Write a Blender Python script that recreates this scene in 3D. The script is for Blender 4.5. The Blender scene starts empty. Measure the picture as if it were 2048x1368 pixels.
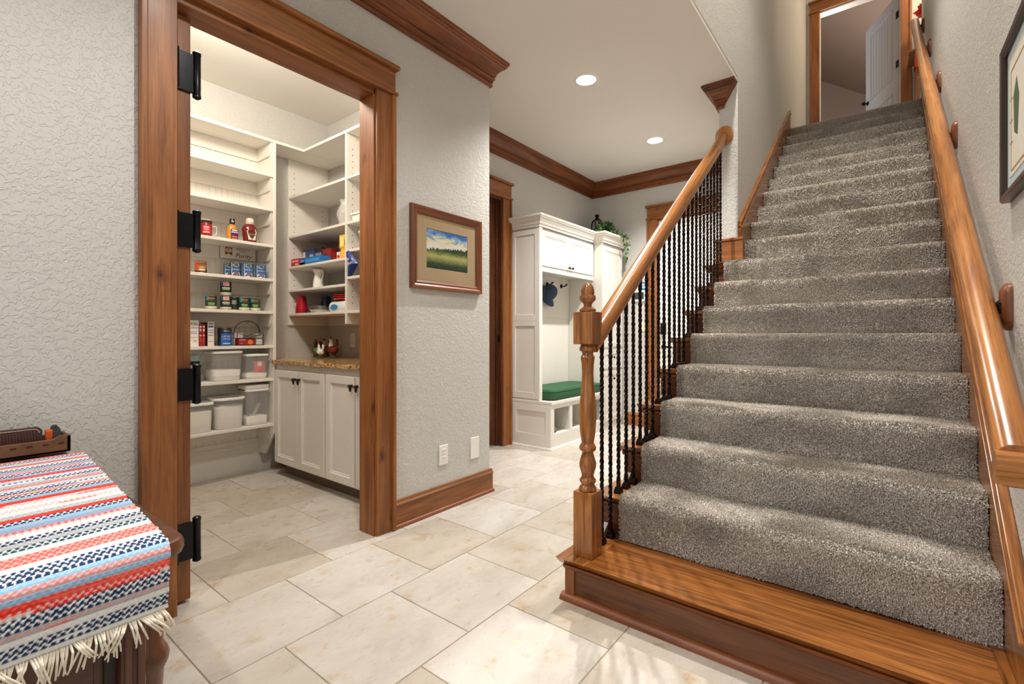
import bpy, bmesh, math, random
from mathutils import Vector, Matrix, noise
PI = math.pi; rad = math.radians
RND = random.Random(11)
S = bpy.context.scene; C = S.collection

# ------------------------------------------------------------------ camera
cd = bpy.data.cameras.new('camera'); cam = bpy.data.objects.new('camera', cd); C.objects.link(cam)
cam.location = (0, 0, 1.07); cam.rotation_euler = (rad(90), 0, rad(38.07))
cd.sensor_width = 36; cd.lens = 955.5 / 2048 * 36; cd.shift_y = -15 / 2048; cd.clip_start = .02
S.camera = cam
# ------------------------------------------------------------------ view, world
S.view_settings.view_transform = 'Standard'; S.view_settings.look = 'None'
S.view_settings.gamma = 1; S.view_settings.use_curve_mapping = False; S.view_settings.exposure = 0.62
S.cycles.max_bounces = 8; S.cycles.diffuse_bounces = 5; S.cycles.caustics_reflective = False; S.cycles.caustics_refractive = False
S.cycles.sample_clamp_indirect = 6
W = bpy.data.worlds.new('world'); S.world = W; W.use_nodes = True
W.node_tree.nodes['Background'].inputs[0].default_value = (.93, .96, 1, 1)
W.node_tree.nodes['Background'].inputs[1].default_value = 1.12      # even fill added through the unbuilt end behind the camera

def lamp(name, loc, power, col=(1, .9, .78), kind='SPOT', size=.05, spot=150, rot=(0, 0, 0), blend=.7):
    l = bpy.data.lights.new(name, kind); l.energy = power; l.color = col
    if kind == 'SPOT': l.spot_size = rad(spot); l.spot_blend = blend; l.shadow_soft_size = size
    elif kind == 'POINT': l.shadow_soft_size = size
    else: l.shape = 'DISK'; l.size = size
    o = bpy.data.objects.new(name, l); C.objects.link(o); o.location = loc; o.rotation_euler = rot
    return o
CEIL = 2.935
WARM = (1, .965, .915)
# recessed cans of the front room (their fixtures are above the frame)
for y in (.85, -.7):
    lamp('room_can_light', (-1.05, y, CEIL - .03), 46, WARM, 'SPOT', .025)
lamp('pantry_light', (-2.72, 1.0, CEIL - .16), 38, (1, .91, .79), 'POINT', .12)
lamp('stairwell_light', (-.60, 2.6, 5.60), 420, (1, .93, .84), 'SPOT', .10, 110)
lamp('landing_light', (.80, 6.95, 5.55), 30, (1, .82, .6), 'POINT', .07)
lamp('upper_room_fill', (-.7, 9.4, 4.2), 75, (1, .87, .80), 'POINT', .1)  # added fill without a fixture, set low so the sloped ceiling is lit

# ------------------------------------------------------------------ mesh helpers
class MB:
    def __init__(s): s.v = []; s.f = []
    def add(s, vs, fs):
        n = len(s.v); s.v += [tuple(p) for p in vs]; s.f += [tuple(i + n for i in f) for f in fs]; return s
    def box(s, x0, x1, y0, y1, z0, z1):
        return s.add([(x0,y0,z0),(x1,y0,z0),(x1,y1,z0),(x0,y1,z0),(x0,y0,z1),(x1,y0,z1),(x1,y1,z1),(x0,y1,z1)],
                     [(0,3,2,1),(4,5,6,7),(0,1,5,4),(1,2,6,5),(2,3,7,6),(3,0,4,7)])
    def prism(s, poly, axis, a, b):
        n = len(poly)
        def p(q, t): return {'x': (t, q[0], q[1]), 'y': (q[0], t, q[1]), 'z': (q[0], q[1], t)}[axis]
        return s.add([p(q, a) for q in poly] + [p(q, b) for q in poly],
                     [tuple(range(n)), tuple(range(2*n-1, n-1, -1))] + [(i, i+n, (i+1) % n + n, (i+1) % n) for i in range(n)])
    def lathe(s, prof, c=(0,0,0), seg=24, M=None, closed=True, sx=1, sy=1):
        vs = []; fs = []; n = len(prof)
        for r, z in prof:
            for k in range(seg):
                a = 2*PI*k/seg; p = Vector((r*math.cos(a)*sx, r*math.sin(a)*sy, z))
                vs.append(((M @ p) if M else p) + Vector(c))
        for i in range(n-1):
            for k in range(seg):
                k2 = (k+1) % seg; fs.append((i*seg+k, i*seg+k2, (i+1)*seg+k2, (i+1)*seg+k))
        if closed:
            fs.append(tuple(range(seg-1, -1, -1))); fs.append(tuple((n-1)*seg+k for k in range(seg)))
        return s.add(vs, fs)
    def tube(s, pts, r, seg=8, caps=True):
        pts = [Vector(p) for p in pts]; vs = []; fs = []; n = len(pts); prev = None
        for i, p in enumerate(pts):
            t = (pts[min(i+1, n-1)] - pts[max(i-1, 0)]).normalized()
            if prev is None:
                u = t.orthogonal().normalized()
            else:
                u = (prev - t*prev.dot(t)).normalized()
            prev = u; w = t.cross(u); rr = r[i] if isinstance(r, (list, tuple)) else r
            for k in range(seg):
                a = 2*PI*k/seg; vs.append(p + u*math.cos(a)*rr + w*math.sin(a)*rr)
        for i in range(n-1):
            for k in range(seg):
                k2 = (k+1) % seg; fs.append((i*seg+k, i*seg+k2, (i+1)*seg+k2, (i+1)*seg+k))
        if caps: fs.append(tuple(range(seg-1, -1, -1))); fs.append(tuple((n-1)*seg+k for k in range(seg)))
        return s.add(vs, fs)
    def frames(s, rings, caps=True):
        n = len(rings[0]); vs = [p for r in rings for p in r]; fs = []
        for i in range(len(rings)-1):
            for k in range(n):
                k2 = (k+1) % n; fs.append((i*n+k, i*n+k2, (i+1)*n+k2, (i+1)*n+k))
        if caps: fs.append(tuple(range(n-1, -1, -1))); fs.append(tuple((len(rings)-1)*n+k for k in range(n)))
        return s.add(vs, fs)
    def xf(s, fn): s.v = [tuple(fn(Vector(p))) for p in s.v]; return s

ORG = {}
def props(o, label=None, cat=None, group=None, kind=None):
    if label: o['label'] = label
    if cat: o['category'] = cat
    if group: o['group'] = group
    if kind: o['kind'] = kind
    return o
def thing(name, label, cat, loc=(0,0,0), group=None, kind=None):
    o = bpy.data.objects.new(name, None); C.objects.link(o); o.location = loc; o.empty_display_size = .05
    ORG[o] = Vector(loc); return props(o, label, cat, group, kind)
def mk(name, mb, mat, parent=None, sm=False, bev=0, label=None, cat=None, group=None, kind=None, recalc=True, org=None):
    if parent: org = ORG[parent]
    elif org is None:
        xs, ys, zs = zip(*mb.v); org = Vector(((min(xs)+max(xs))/2, (min(ys)+max(ys))/2, min(zs)))
    org = Vector(org)
    me = bpy.data.meshes.new(name)
    me.from_pydata([(p[0]-org.x, p[1]-org.y, p[2]-org.z) for p in mb.v], [], mb.f)
    if recalc or bev:
        bm = bmesh.new(); bm.from_mesh(me)
        bmesh.ops.recalc_face_normals(bm, faces=bm.faces)
        if bev:
            es = [e for e in bm.edges if len(e.link_faces) == 2 and e.calc_face_angle(0) > rad(40)]
            bmesh.ops.bevel(bm, geom=es, offset=bev, segments=2 if bev > .0025 else 1, profile=.5, affect='EDGES', clamp_overlap=True)
        bm.to_mesh(me); bm.free()
    if sm or bev:
        me.polygons.foreach_set('use_smooth', [True]*len(me.polygons))
        me.set_sharp_from_angle(angle=rad(38 if sm else 32))
    me.materials.append(mat)
    o = bpy.data.objects.new(name, me); C.objects.link(o)
    if parent: o.parent = parent
    else: o.location = org
    if bev: w_ = o.modifiers.new('even_shading', 'WEIGHTED_NORMAL'); w_.keep_sharp = True; w_.weight = 80
    ORG[o] = org
    return props(o, label, cat, group, kind)
def box(name, x0, x1, y0, y1, z0, z1, mat, parent=None, bev=.002, **k):
    return mk(name, MB().box(x0,x1,y0,y1,z0,z1), mat, parent, bev=bev, **k)
def struct(name, mb, mat, parent=None, bev=0, sm=False, label=None):
    return mk(name, mb, mat, parent, bev=bev, sm=sm, kind=None if parent else 'structure', label=label)
def dup(root, loc, label=None, group=None):
    r = root.copy(); C.objects.link(r); r.location = loc; ORG[r] = Vector(loc)
    if label: r['label'] = label
    if group: r['group'] = group
    for ch in list(root.children):
        c = ch.copy(); C.objects.link(c); c.parent = r
        for g in list(ch.children):
            d = g.copy(); C.objects.link(d); d.parent = c
    return r
def sweep(prof, path):
    """profile of (offset to the path's right side, z) swept along a polyline in plan with mitred corners"""
    P = [Vector(p) for p in path]; rings = []
    def nr(a, b): d = (b-a).normalized(); return Vector((d.y, -d.x))
    for i, p in enumerate(P):
        if i == 0: m = nr(P[0], P[1])
        elif i == len(P)-1: m = nr(P[-2], P[-1])
        else:
            a, b = nr(P[i-1], P[i]), nr(P[i], P[i+1]); m = (a+b); m = m / max(.2, m.dot(a))
        rings.append([(p.x + m.x*o, p.y + m.y*o, z) for o, z in prof])
    return MB().frames(rings)
def rrect(w, h, r, n=4):
    """rounded rectangle outline centred on 0"""
    out = []
    for cx, cy, a0 in ((w/2-r, h/2-r, 0), (-w/2+r, h/2-r, 90), (-w/2+r, -h/2+r, 180), (w/2-r, -h/2+r, 270)):
        for k in range(n+1):
            a = rad(a0 + 90*k/n); out.append((cx + r*math.cos(a), cy + r*math.sin(a)))
    return out
def text_mb(txt, size, shear=0, align='CENTER', res=3):
    cu = bpy.data.curves.new('print', 'FONT'); cu.body = txt; cu.size = size; cu.align_x = align; cu.align_y = 'CENTER'; cu.shear = shear
    cu.resolution_u = res
    o = bpy.data.objects.new('print', cu); C.objects.link(o)
    dg = bpy.context.evaluated_depsgraph_get(); me = bpy.data.meshes.new_from_object(o.evaluated_get(dg))
    mb = MB().add([v.co.copy() for v in me.vertices], [tuple(p.vertices) for p in me.polygons])
    bpy.data.objects.remove(o); bpy.data.curves.remove(cu); bpy.data.meshes.remove(me)
    return mb
def text_on(name, txt, size, fn, mat, parent, shear=0, width=None):
    mb = text_mb(txt, size, shear)
    if not mb.v: return None
    if width:
        w = max(p[0] for p in mb.v) - min(p[0] for p in mb.v); k = width/w
        mb.xf(lambda p: Vector((p.x*k, p.y, p.z)))
    mb.xf(lambda p: fn(p.x, p.y))
    return mk(name, mb, mat, parent, recalc=False)
def on_cyl(cx, cy, cz, r, phi0):
    return lambda x, y: Vector((cx + (r+.0006)*math.cos(phi0 + x/r), cy + (r+.0006)*math.sin(phi0 + x/r), cz + y))
def on_x(X, Y, Z): return lambda x, y: Vector((X, Y + x, Z + y))          # on a face that looks towards +X
def on_my(X, Y, Z): return lambda x, y: Vector((X + x, Y, Z + y))         # on a face that looks towards -Y
def ell_mb(w, h, n=20):
    return MB().add([(w/2*math.cos(2*PI*k/n), h/2*math.sin(2*PI*k/n), 0) for k in range(n)], [tuple(range(n))])
def patch_mb(w, h, nx=10, ny=1, y=0):
    vs = [(-w/2 + w*i/nx, y - h/2 + h*j/ny, 0) for j in range(ny+1) for i in range(nx+1)]
    return MB().add(vs, [(j*(nx+1)+i, j*(nx+1)+i+1, (j+1)*(nx+1)+i+1, (j+1)*(nx+1)+i) for j in range(ny) for i in range(nx)])
def print_on(name, mb, fn, mat, parent):
    return mk(name, mb.xf(lambda p: fn(p.x, p.y)), mat, parent, recalc=False)

# ------------------------------------------------------------------ materials
def srgb(r, g, b):
    f = lambda c: (c/255/12.92) if c/255 <= .04045 else ((c/255+.055)/1.055)**2.4
    return (f(r), f(g), f(b), 1)
class NT:
    def __init__(s, name):
        s.m = bpy.data.materials.new(name); s.m.use_nodes = True; s.t = s.m.node_tree
        s.b = s.t.nodes['Principled BSDF']
    def n(s, typ, **kw):
        x = s.t.nodes.new(typ)
        for k, v in kw.items():
            if k in x.inputs: x.inputs[k].default_value = v
            else: setattr(x, k, v)
        return x
    def l(s, a, ao, b, bi): s.t.links.new(a.outputs[ao], b.inputs[bi])
    def coords(s, scale=(1,1,1), rot=(0,0,0), rnd=True, world=False):
        if world:
            g = s.n('ShaderNodeNewGeometry'); src, out = g, 'Position'
        else:
            g = s.n('ShaderNodeTexCoord'); src, out = g, 'Object'
        if rnd:
            oi = s.n('ShaderNodeObjectInfo'); mu = s.n('ShaderNodeMath', operation='MULTIPLY'); mu.inputs[1].default_value = 37.0
            s.l(oi, 'Random', mu, 0); ad = s.n('ShaderNodeVectorMath', operation='ADD')
            s.l(src, out, ad, 0); s.l(mu, 0, ad, 1); src, out = ad, 0
        r = s.n('ShaderNodeMapping'); r.inputs['Rotation'].default_value = rot; s.l(src, out, r, 'Vector')
        q = s.n('ShaderNodeMapping'); q.inputs['Scale'].default_value = scale; s.l(r, 0, q, 'Vector')
        return q
    def noise(s, vec, scale, detail=3, rough=.55, dist=0):
        x = s.n('ShaderNodeTexNoise'); x.inputs['Scale'].default_value = scale; x.inputs['Detail'].default_value = detail
        x.inputs['Roughness'].default_value = rough; x.inputs['Distortion'].default_value = dist
        s.l(vec, 0, x, 'Vector'); return x
    def ramp(s, src, out, stops, interp='LINEAR'):
        x = s.n('ShaderNodeValToRGB'); x.color_ramp.interpolation = interp; e = x.color_ramp.elements
        while len(e) < len(stops): e.new(.5)
        for i, (p, c) in enumerate(stops):
            e[i].position = p; e[i].color = c if isinstance(c, tuple) else (c, c, c, 1)
        s.l(src, out, x, 'Fac'); return x
    def mix(s, a, b, fac, mode='MIX', f=1.0):
        x = s.n('ShaderNodeMix', data_type='RGBA', blend_type=mode)
        x.inputs[0].default_value = f
        for sock, v in ((6, a), (7, b)):
            if isinstance(v, tuple): x.inputs[sock].default_value = v
            else: s.t.links.new(v, x.inputs[sock])
        if fac is not None: s.t.links.new(fac, x.inputs[0])
        return x
    def bump(s, src, out, strength=.3, dist=.01):
        x = s.n('ShaderNodeBump'); x.inputs['Strength'].default_value = strength; x.inputs['Distance'].default_value = dist
        s.l(src, out, x, 'Height'); s.l(x, 0, s.b, 'Normal'); return x
    def color(s, node, out): s.l(node, out, s.b, 'Base Color')
    def set(s, **kw):
        for k, v in kw.items(): s.b.inputs[k.replace('_', ' ')].default_value = v
        return s
def plain(name, col, rough=.5, metal=0, coat=0, var=.06, scale=40, trans=0, ior=1.45, emit=None, spec=.5, alpha=1):
    t = NT(name); t.set(Roughness=rough, Metallic=metal)
    t.b.inputs['Coat Weight'].default_value = coat; t.b.inputs['Specular IOR Level'].default_value = spec
    if trans: t.b.inputs['Transmission Weight'].default_value = trans; t.b.inputs['IOR'].default_value = ior
    if emit: t.b.inputs['Emission Color'].default_value = col; t.b.inputs['Emission Strength'].default_value = emit
    if alpha < 1: t.b.inputs['Alpha'].default_value = alpha
    q = t.coords(); n = t.noise(q, scale, 3)
    lo = tuple(c*(1-var) for c in col[:3]) + (1,); hi = tuple(min(1, c*(1+var)) for c in col[:3]) + (1,)
    r = t.ramp(n, 'Fac', [(.3, lo), (.7, hi)]); t.color(r, 0)
    return t.m
_w = {}
def wood(kind, axis='z', tilt=0):
    key = (kind, axis, tilt)
    if key in _w: return _w[key]
    dk, md, lt, rough, knots, ring = {
        'alder': (srgb(112, 64, 28), srgb(148, 90, 42), srgb(176, 114, 60), .48, 1, 13),
        'oak':   (srgb(108, 62, 26), srgb(152, 94, 44), srgb(190, 128, 66), .2, 0, 24),
        'rail':  (srgb(146, 88, 36), srgb(182, 116, 52), srgb(208, 148, 82), .28, 0, 16),
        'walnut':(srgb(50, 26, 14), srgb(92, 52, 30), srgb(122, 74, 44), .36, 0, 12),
        'riser': (srgb(70, 38, 18), srgb(106, 62, 32), srgb(132, 82, 46), .4, 1, 11),
        'crown': (srgb(84, 42, 18), srgb(126, 68, 32), srgb(156, 92, 48), .42, 0, 12)}[kind]
    t = NT('wood_%s_%s%s' % (kind, axis, '_tilt' if tilt else '')); t.set(Roughness=rough)
    t.b.inputs['Coat Weight'].default_value = .22 if kind in ('oak', 'rail') else .05; t.b.inputs['Coat Roughness'].default_value = .2
    sc = {'x': (.09, 1, 1), 'y': (1, .09, 1), 'z': (1, 1, .09)}[axis]
    q = t.coords(sc, (tilt, 0, 0))
    n1 = t.noise(q, ring, 5, .6, 1.4); r1 = t.ramp(n1, 'Fac', [(.24, dk), (.5, md), (.76, lt)])
    q2 = t.coords(tuple(c*(1 if c == 1 else .35) for c in sc), (tilt, 0, 0))
    n2 = t.noise(q2, 150 if kind != 'oak' else 110, 3, .6)
    r2 = t.ramp(n2, 'Fac', [(.34, (.5 if kind == 'oak' else .62) if kind in ('oak', 'rail') else .68), (.52, 1.0)])
    m = t.mix(r1.outputs[0], r2.outputs[0], None, 'MULTIPLY')
    last = m.outputs[2]
    if knots:
        q3 = t.coords(tuple(1 if c == 1 else .55 for c in sc)); v = t.n('ShaderNodeTexVoronoi'); v.inputs['Scale'].default_value = 5.5
        v.inputs['Randomness'].default_value = 1
        nd = t.noise(q3, 14, 2); ad = t.n('ShaderNodeVectorMath', operation='MULTIPLY_ADD'); ad.inputs[1].default_value = (.05,)*3
        t.l(nd, 'Color', ad, 0); t.l(q3, 0, ad, 2); t.l(ad, 0, v, 'Vector')
        r3 = t.ramp(v, 'Distance', [(.025, (.16, .11, .08, 1)), (.06, (.55, .46, .40, 1)), (.15, (1, 1, 1, 1))])
        m3 = t.mix(last, r3.outputs[0], None, 'MULTIPLY', .9); last = m3.outputs[2]
    oi = t.n('ShaderNodeObjectInfo'); rr = t.ramp(oi, 'Random', [(0, (.86, .84, .82, 1)), (1, (1.0, 1.0, 1.0, 1))])
    m4 = t.mix(last, rr.outputs[0], None, 'MULTIPLY'); t.color(m4, 2)
    t.bump(n2, 'Fac', .10, .002)
    _w[key] = t.m; return t.m
def wallpaint(name, col, strength=.5, scale=52):
    t = NT(name); t.set(Roughness=.62); t.b.inputs['Specular IOR Level'].default_value = .35
    q = t.coords(rnd=False, world=True)
    n = t.noise(q, scale, 2.5, .5, .9); r = t.ramp(n, 'Fac', [(.455, 0.0), (.53, 1.0)])
    n2 = t.noise(q, scale*5, 2, .5)
    mm = t.n('ShaderNodeMath', operation='MULTIPLY_ADD'); mm.inputs[1].default_value = .25
    t.l(n2, 'Fac', mm, 0); t.l(r, 0, mm, 2)
    lo = tuple(c*.965 for c in col[:3]) + (1,)
    rc = t.ramp(t.noise(q, 1.3, 3), 'Fac', [(.3, lo), (.7, col)]); t.color(rc, 0)
    t.bump(mm, 0, strength, .0035); return t.m
M = {}
M['wall'] = wallpaint('wall_paint_greige', srgb(203, 201, 196))
M['ceil'] = wallpaint('ceiling_paint', srgb(230, 227, 220), .12, 90)
M['cream'] = wallpaint('pantry_paint', srgb(222, 214, 198), .25, 60)
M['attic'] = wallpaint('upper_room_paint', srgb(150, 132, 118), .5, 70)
M['white'] = plain('cabinet_white_paint', srgb(223, 219, 211), .38, var=.015)
M['shelf'] = plain('shelf_white_paint', srgb(229, 225, 217), .42, var=.015)
M['doorwhite'] = plain('door_white_paint', srgb(228, 226, 222), .4, var=.02)
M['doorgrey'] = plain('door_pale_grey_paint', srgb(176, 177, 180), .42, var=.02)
M['black'] = plain('black_hinge_metal', srgb(20, 21, 24), .3, .6, var=.2)
M['iron'] = plain('oil_rubbed_iron', srgb(38, 26, 20), .34, .75, var=.3, scale=60)
M['bronze'] = plain('dark_bronze', srgb(52, 40, 32), .38, .8, var=.2)
M['plate'] = plain('switch_plate_plastic', srgb(238, 236, 230), .35, var=.01)
M['dark'] = plain('opening_shade_dark', srgb(40, 34, 30), .7)  # dark colour standing in for the shade inside slots, pin holes and gaps
M['kick'] = plain('toe_kick_brown', srgb(104, 88, 72), .6)
M['glass'] = plain('clear_glass', (.95, .96, .96, 1), .03, var=0, alpha=.22, spec=.9)
M['green'] = plain('green_cushion_fabric', srgb(38, 84, 54), .85, var=.12, scale=220)
M['denim'] = plain('blue_cap_fabric', srgb(58, 72, 96), .9, var=.15, scale=160)
def P(r, g, b, rough=.45, **k):
    key = ('P', r, g, b, rough) + tuple(sorted(k.items()))
    if key not in M: M[key] = plain('paint_%d_%d_%d' % (r, g, b), srgb(r, g, b), rough, var=.04, **k)
    return M[key]
def mk_tile():
    t = NT('travertine_tile'); t.set(Roughness=.30)
    q = t.coords((1, 1.0, 1)); qs = t.coords((1.0, .45, 1))
    n1 = t.noise(qs, 5, 7, .65, .6); r1 = t.ramp(n1, 'Fac', [(.26, srgb(184, 175, 162)), (.46, srgb(202, 197, 189)), (.66, srgb(214, 210, 204))])
    n2 = t.noise(qs, 22, 6, .7, .5); r2 = t.ramp(n2, 'Fac', [(.27, srgb(214, 198, 172)), (.40, (1, 1, 1, 1))])
    m = t.mix(r1.outputs[0], r2.outputs[0], None, 'MULTIPLY', .75)
    n3 = t.noise(q, 9, 4, .6); n5 = t.noise(q, 60, 4, .7); r5 = t.ramp(n5, 'Fac', [(.35, .25), (.6, 1.0)]); r3 = t.ramp(n3, 'Fac', [(.60, 0.0), (.70, 1.0)]); mk3 = t.mix(r3.outputs[0], r5.outputs[0], None, 'MULTIPLY'); m2 = t.mix(m.outputs[2], srgb(192, 170, 140), mk3.outputs[2])
    oi = t.n('ShaderNodeObjectInfo'); rr = t.ramp(oi, 'Random', [(0, srgb(232, 226, 216)), (.5, srgb(248, 245, 240)), (1, (1, 1, 1, 1))])
    m3 = t.mix(m2.outputs[2], rr.outputs[0], None, 'MULTIPLY'); t.color(m3, 2)
    rro = t.ramp(n2, 'Fac', [(.3, .5), (.6, .26)]); t.l(rro, 0, t.b, 'Roughness')
    t.bump(n2, 'Fac', .12, .002); return t.m
M['tile'] = mk_tile()
M['grout'] = plain('tile_grout', srgb(176, 164, 146), .8, var=.08)
def mk_granite():
    t = NT('granite_gold'); t.set(Roughness=.12); q = t.coords()
    n = t.noise(q, 95, 3, .7); r = t.ramp(n, 'Fac', [(.34, srgb(46, 32, 22)), (.44, srgb(136, 92, 48)), (.54, srgb(206, 164, 104)), (.66, srgb(236, 208, 160))])
    t.color(r, 0); return t.m
M['granite'] = mk_granite()
def mk_carpet(name, k=1.0):
    t = NT(name); t.set(Roughness=.95); t.b.inputs['Specular IOR Level'].default_value = .1
    t.b.inputs['Sheen Weight'].default_value = .25
    q = t.coords(rnd=False); n = t.noise(q, 210, 2, .6)
    r = t.ramp(n, 'Fac', [(.32, srgb(88*k, 81*k, 73*k)), (.5, srgb(168*k, 160*k, 150*k)), (.68, srgb(230*k, 224*k, 215*k))])
    t.color(r, 0); t.bump(t.noise(q, 260, 2), 'Fac', .6, .004); return t.m
M['carpet'] = mk_carpet('taupe_carpet'); M['pile'] = mk_carpet('taupe_carpet_pile', 1.08)
# ================================================================== SETTING
XW = -2.14                     # room face of the pantry wall
XH = -2.90                     # room face of the hall wall behind the bench
YF = 5.33                      # far wall
XP, YP = -3.94, 2.35           # pantry rear corner
XR = .285                      # right stair wall
UP = 3.355                     # upper floor
fl = struct('floor', MB().box(-4.1, .40, -3, 5.45, -.12, -.0035), M['grout'])
PX, PY = .442, .45
tmb = MB().box(-PX/2+.0018, PX/2-.0018, -PY/2+.0018, PY/2-.0018, -.0105, 0)
tile0 = None
for i in range(-6, 5):
    x = -1.625 + PX*(i + .5)
    for j in range(-5, 10):
        y = 1.2575 + PY*(j + .5) + (0 if i % 2 == 0 else PY/2)
        if (x > -.95 and y > 2.0) or (x < -3.1 and y > 2.6) or y > 5.4 or x > .3 or x < -4.2: continue
        if tile0 is None:
            tile0 = mk('tile', tmb, M['tile'], bev=.0015, org=(0, 0, 0)); o = tile0
        else:
            o = tile0.copy(); C.objects.link(o)
        o.parent = fl; o.location = (x - ORG[fl].x, y - ORG[fl].y, -ORG[fl].z)

struct('wall_left', MB().box(XW-.12, XW, -3, .625, 0, CEIL).box(XW-.12, XW, .625, 1.565, 2.39, CEIL).box(XW-.12, XW, 1.565, 2.48, 0, CEIL), M['wall'])
struct('wall_pantry_far', MB().box(XP-.12, XP, -.42, YP+.13, 0, CEIL), M['wall'])
struct('wall_pantry_back', MB().box(XP, XW-.12, YP, YP+.13, 0, CEIL), M['wall'])
struct('wall_pantry_side', MB().box(XP, XW-.12, -.42, -.30, 0, CEIL), M['wall'])
struct('wall_hall', MB().box(XH-.12, XH, YP+.13, 2.66, 0, CEIL).box(XH-.12, XH, 2.66, 3.555, 2.39, CEIL).box(XH-.12, XH, 3.555, YF, 0, CEIL), M['wall'])
struct('wall_far', MB().box(XH-.12, -2.075, YF, YF+.12, 0, CEIL).box(-2.075, -1.2, YF, YF+.12, 2.39, CEIL).box(-1.2, -.995, YF, YF+.12, 0, CEIL), M['wall'])
struct('wall_stair_left', MB().prism([(3.8, 0), (7.6, 0), (7.6, 5.8), (.9, 5.8), (.9, CEIL+.02), (3.8, CEIL+.02)], 'x', -.995, -.86), M['wall'], bev=.014)
struct('wall_stair_front', MB().box(-.995, XR, .78, .9, CEIL+.02, 5.8), M['wall'])
struct('wall_right', MB().box(XR, XR+.12, -3, 6.447, 0, 5.8), M['wall'], bev=.012)
struct('wall_landing', MB().box(-.995, -.72, 7.6, 7.72, UP-.02, 5.8).box(-.72, .152, 7.6, 7.72, 5.40, 5.8).box(.152, 1.62, 7.6, 7.72, UP-.02, 5.8), M['wall'])
struct('wall_alcove', MB().box(1.5, 1.62, 6.3, 7.6, UP-.02, 5.8).box(XR+.12, 1.5, 6.3, 6.42, UP-.02, 5.8), M['wall'])
struct('ceiling', MB().box(-4.06, -.862, -3, 3.79, CEIL, CEIL+.02).box(-4.06, -.99, 3.79, 5.45, CEIL, CEIL+.02).box(-.86, XR+.12, -3, .9, CEIL, CEIL+.02), M['ceil'])
struct('ceiling_upper', MB().box(-.995, 1.62, .78, 7.72, 5.8, 5.9), M['ceil'])
struct('floor_upper', MB().box(-.86, 1.5, 6.09, 7.74, 3.08, UP-.018).box(-3.2, 1.8, 7.74, 13.1, 3.08, UP-.018), M['carpet'])
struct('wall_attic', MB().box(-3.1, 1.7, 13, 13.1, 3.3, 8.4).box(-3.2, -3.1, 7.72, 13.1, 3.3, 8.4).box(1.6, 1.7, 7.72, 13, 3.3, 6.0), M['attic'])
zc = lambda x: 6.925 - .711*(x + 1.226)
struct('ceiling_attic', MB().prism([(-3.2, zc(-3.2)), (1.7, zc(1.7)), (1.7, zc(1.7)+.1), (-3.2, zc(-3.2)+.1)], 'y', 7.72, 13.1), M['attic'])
struct('wall_stair_side', MB().prism([(1.69, 0), (3.8, 0), (3.8, 1.50), (1.69, .02)], 'x', -1.015, -.99), M['wall'])

# ---- crown moulding round the hall, one trim per run
crown = [(0, 2.765), (.016, 2.765), (.016, 2.784), (.011, 2.786), (.011, 2.791), (.019, 2.794), (.019, 2.807), (.029, 2.811), (.029, 2.820), (.023, 2.823), (.023, 2.827), (.032, 2.831), (.036, 2.848), (.050, 2.868),
         (.068, 2.884), (.080, 2.891), (.080, 2.898), (.090, 2.902), (.090, 2.914), (.1, 2.918), (.1, CEIL), (0, CEIL)]
path = [(XW, -3), (XW, 2.48), (XH, 2.48), (XH, YF), (-.995, YF), (-.995, 3.8), (-.861, 3.8)]
full = sweep(crown, path); n = len(crown)
for q in range(6*n, 7*n):                       # the run dies into the wall end with a raked self-return
    p = full.v[q]; full.v[q] = (-.962 + .100*(1 if q == 7*n - 1 else crown[q - 6*n][0]/.1), p[1], p[2])
for i in range(6):
    m = MB(); m.frames([full.v[i*n:(i+1)*n], full.v[(i+1)*n:(i+2)*n]])
    struct('trim_%d' % (i+1), m, wood('crown', 'y' if i in (0, 2, 4) else 'x'))
# ---- baseboards
bprof = [(0, 0), (.030, 0), (.029, .010), (.022, .017), (.016, .019), (.016, .118), (.021, .124), (.021, .130), (.014, .138), (.010, .150), (0, .150)]
bb = sweep(bprof, [(XW, 1.668), (XW, 2.48), (XH, 2.48)]); n = len(bprof)
def base_parts(name, a, b, axis):
    r = struct(name, sweep([(0, .02), (.016, .02), (.016, .118), (.021, .124), (.021, .130), (.014, .138), (.010, .150), (0, .150)], [a, b]), wood('alder', axis))
    mk('shoe_moulding', sweep([(0, 0), (.032, 0), (.031, .010), (.025, .018), (.016, .0205), (0, .0205)], [a, b]), wood('crown', axis), r, sm=True)
    return r
base_parts('baseboard_left', (XW, 1.668), (XW, 2.498), 'y')
base_parts('baseboard_return', (XW, 2.48), (XH, 2.48), 'x')
base_parts('baseboard_hall', (XH, 3.66), (XH, 3.688), 'y')
base_parts('baseboard_far', (-2.44, YF), (-2.172, YF), 'x')

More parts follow.
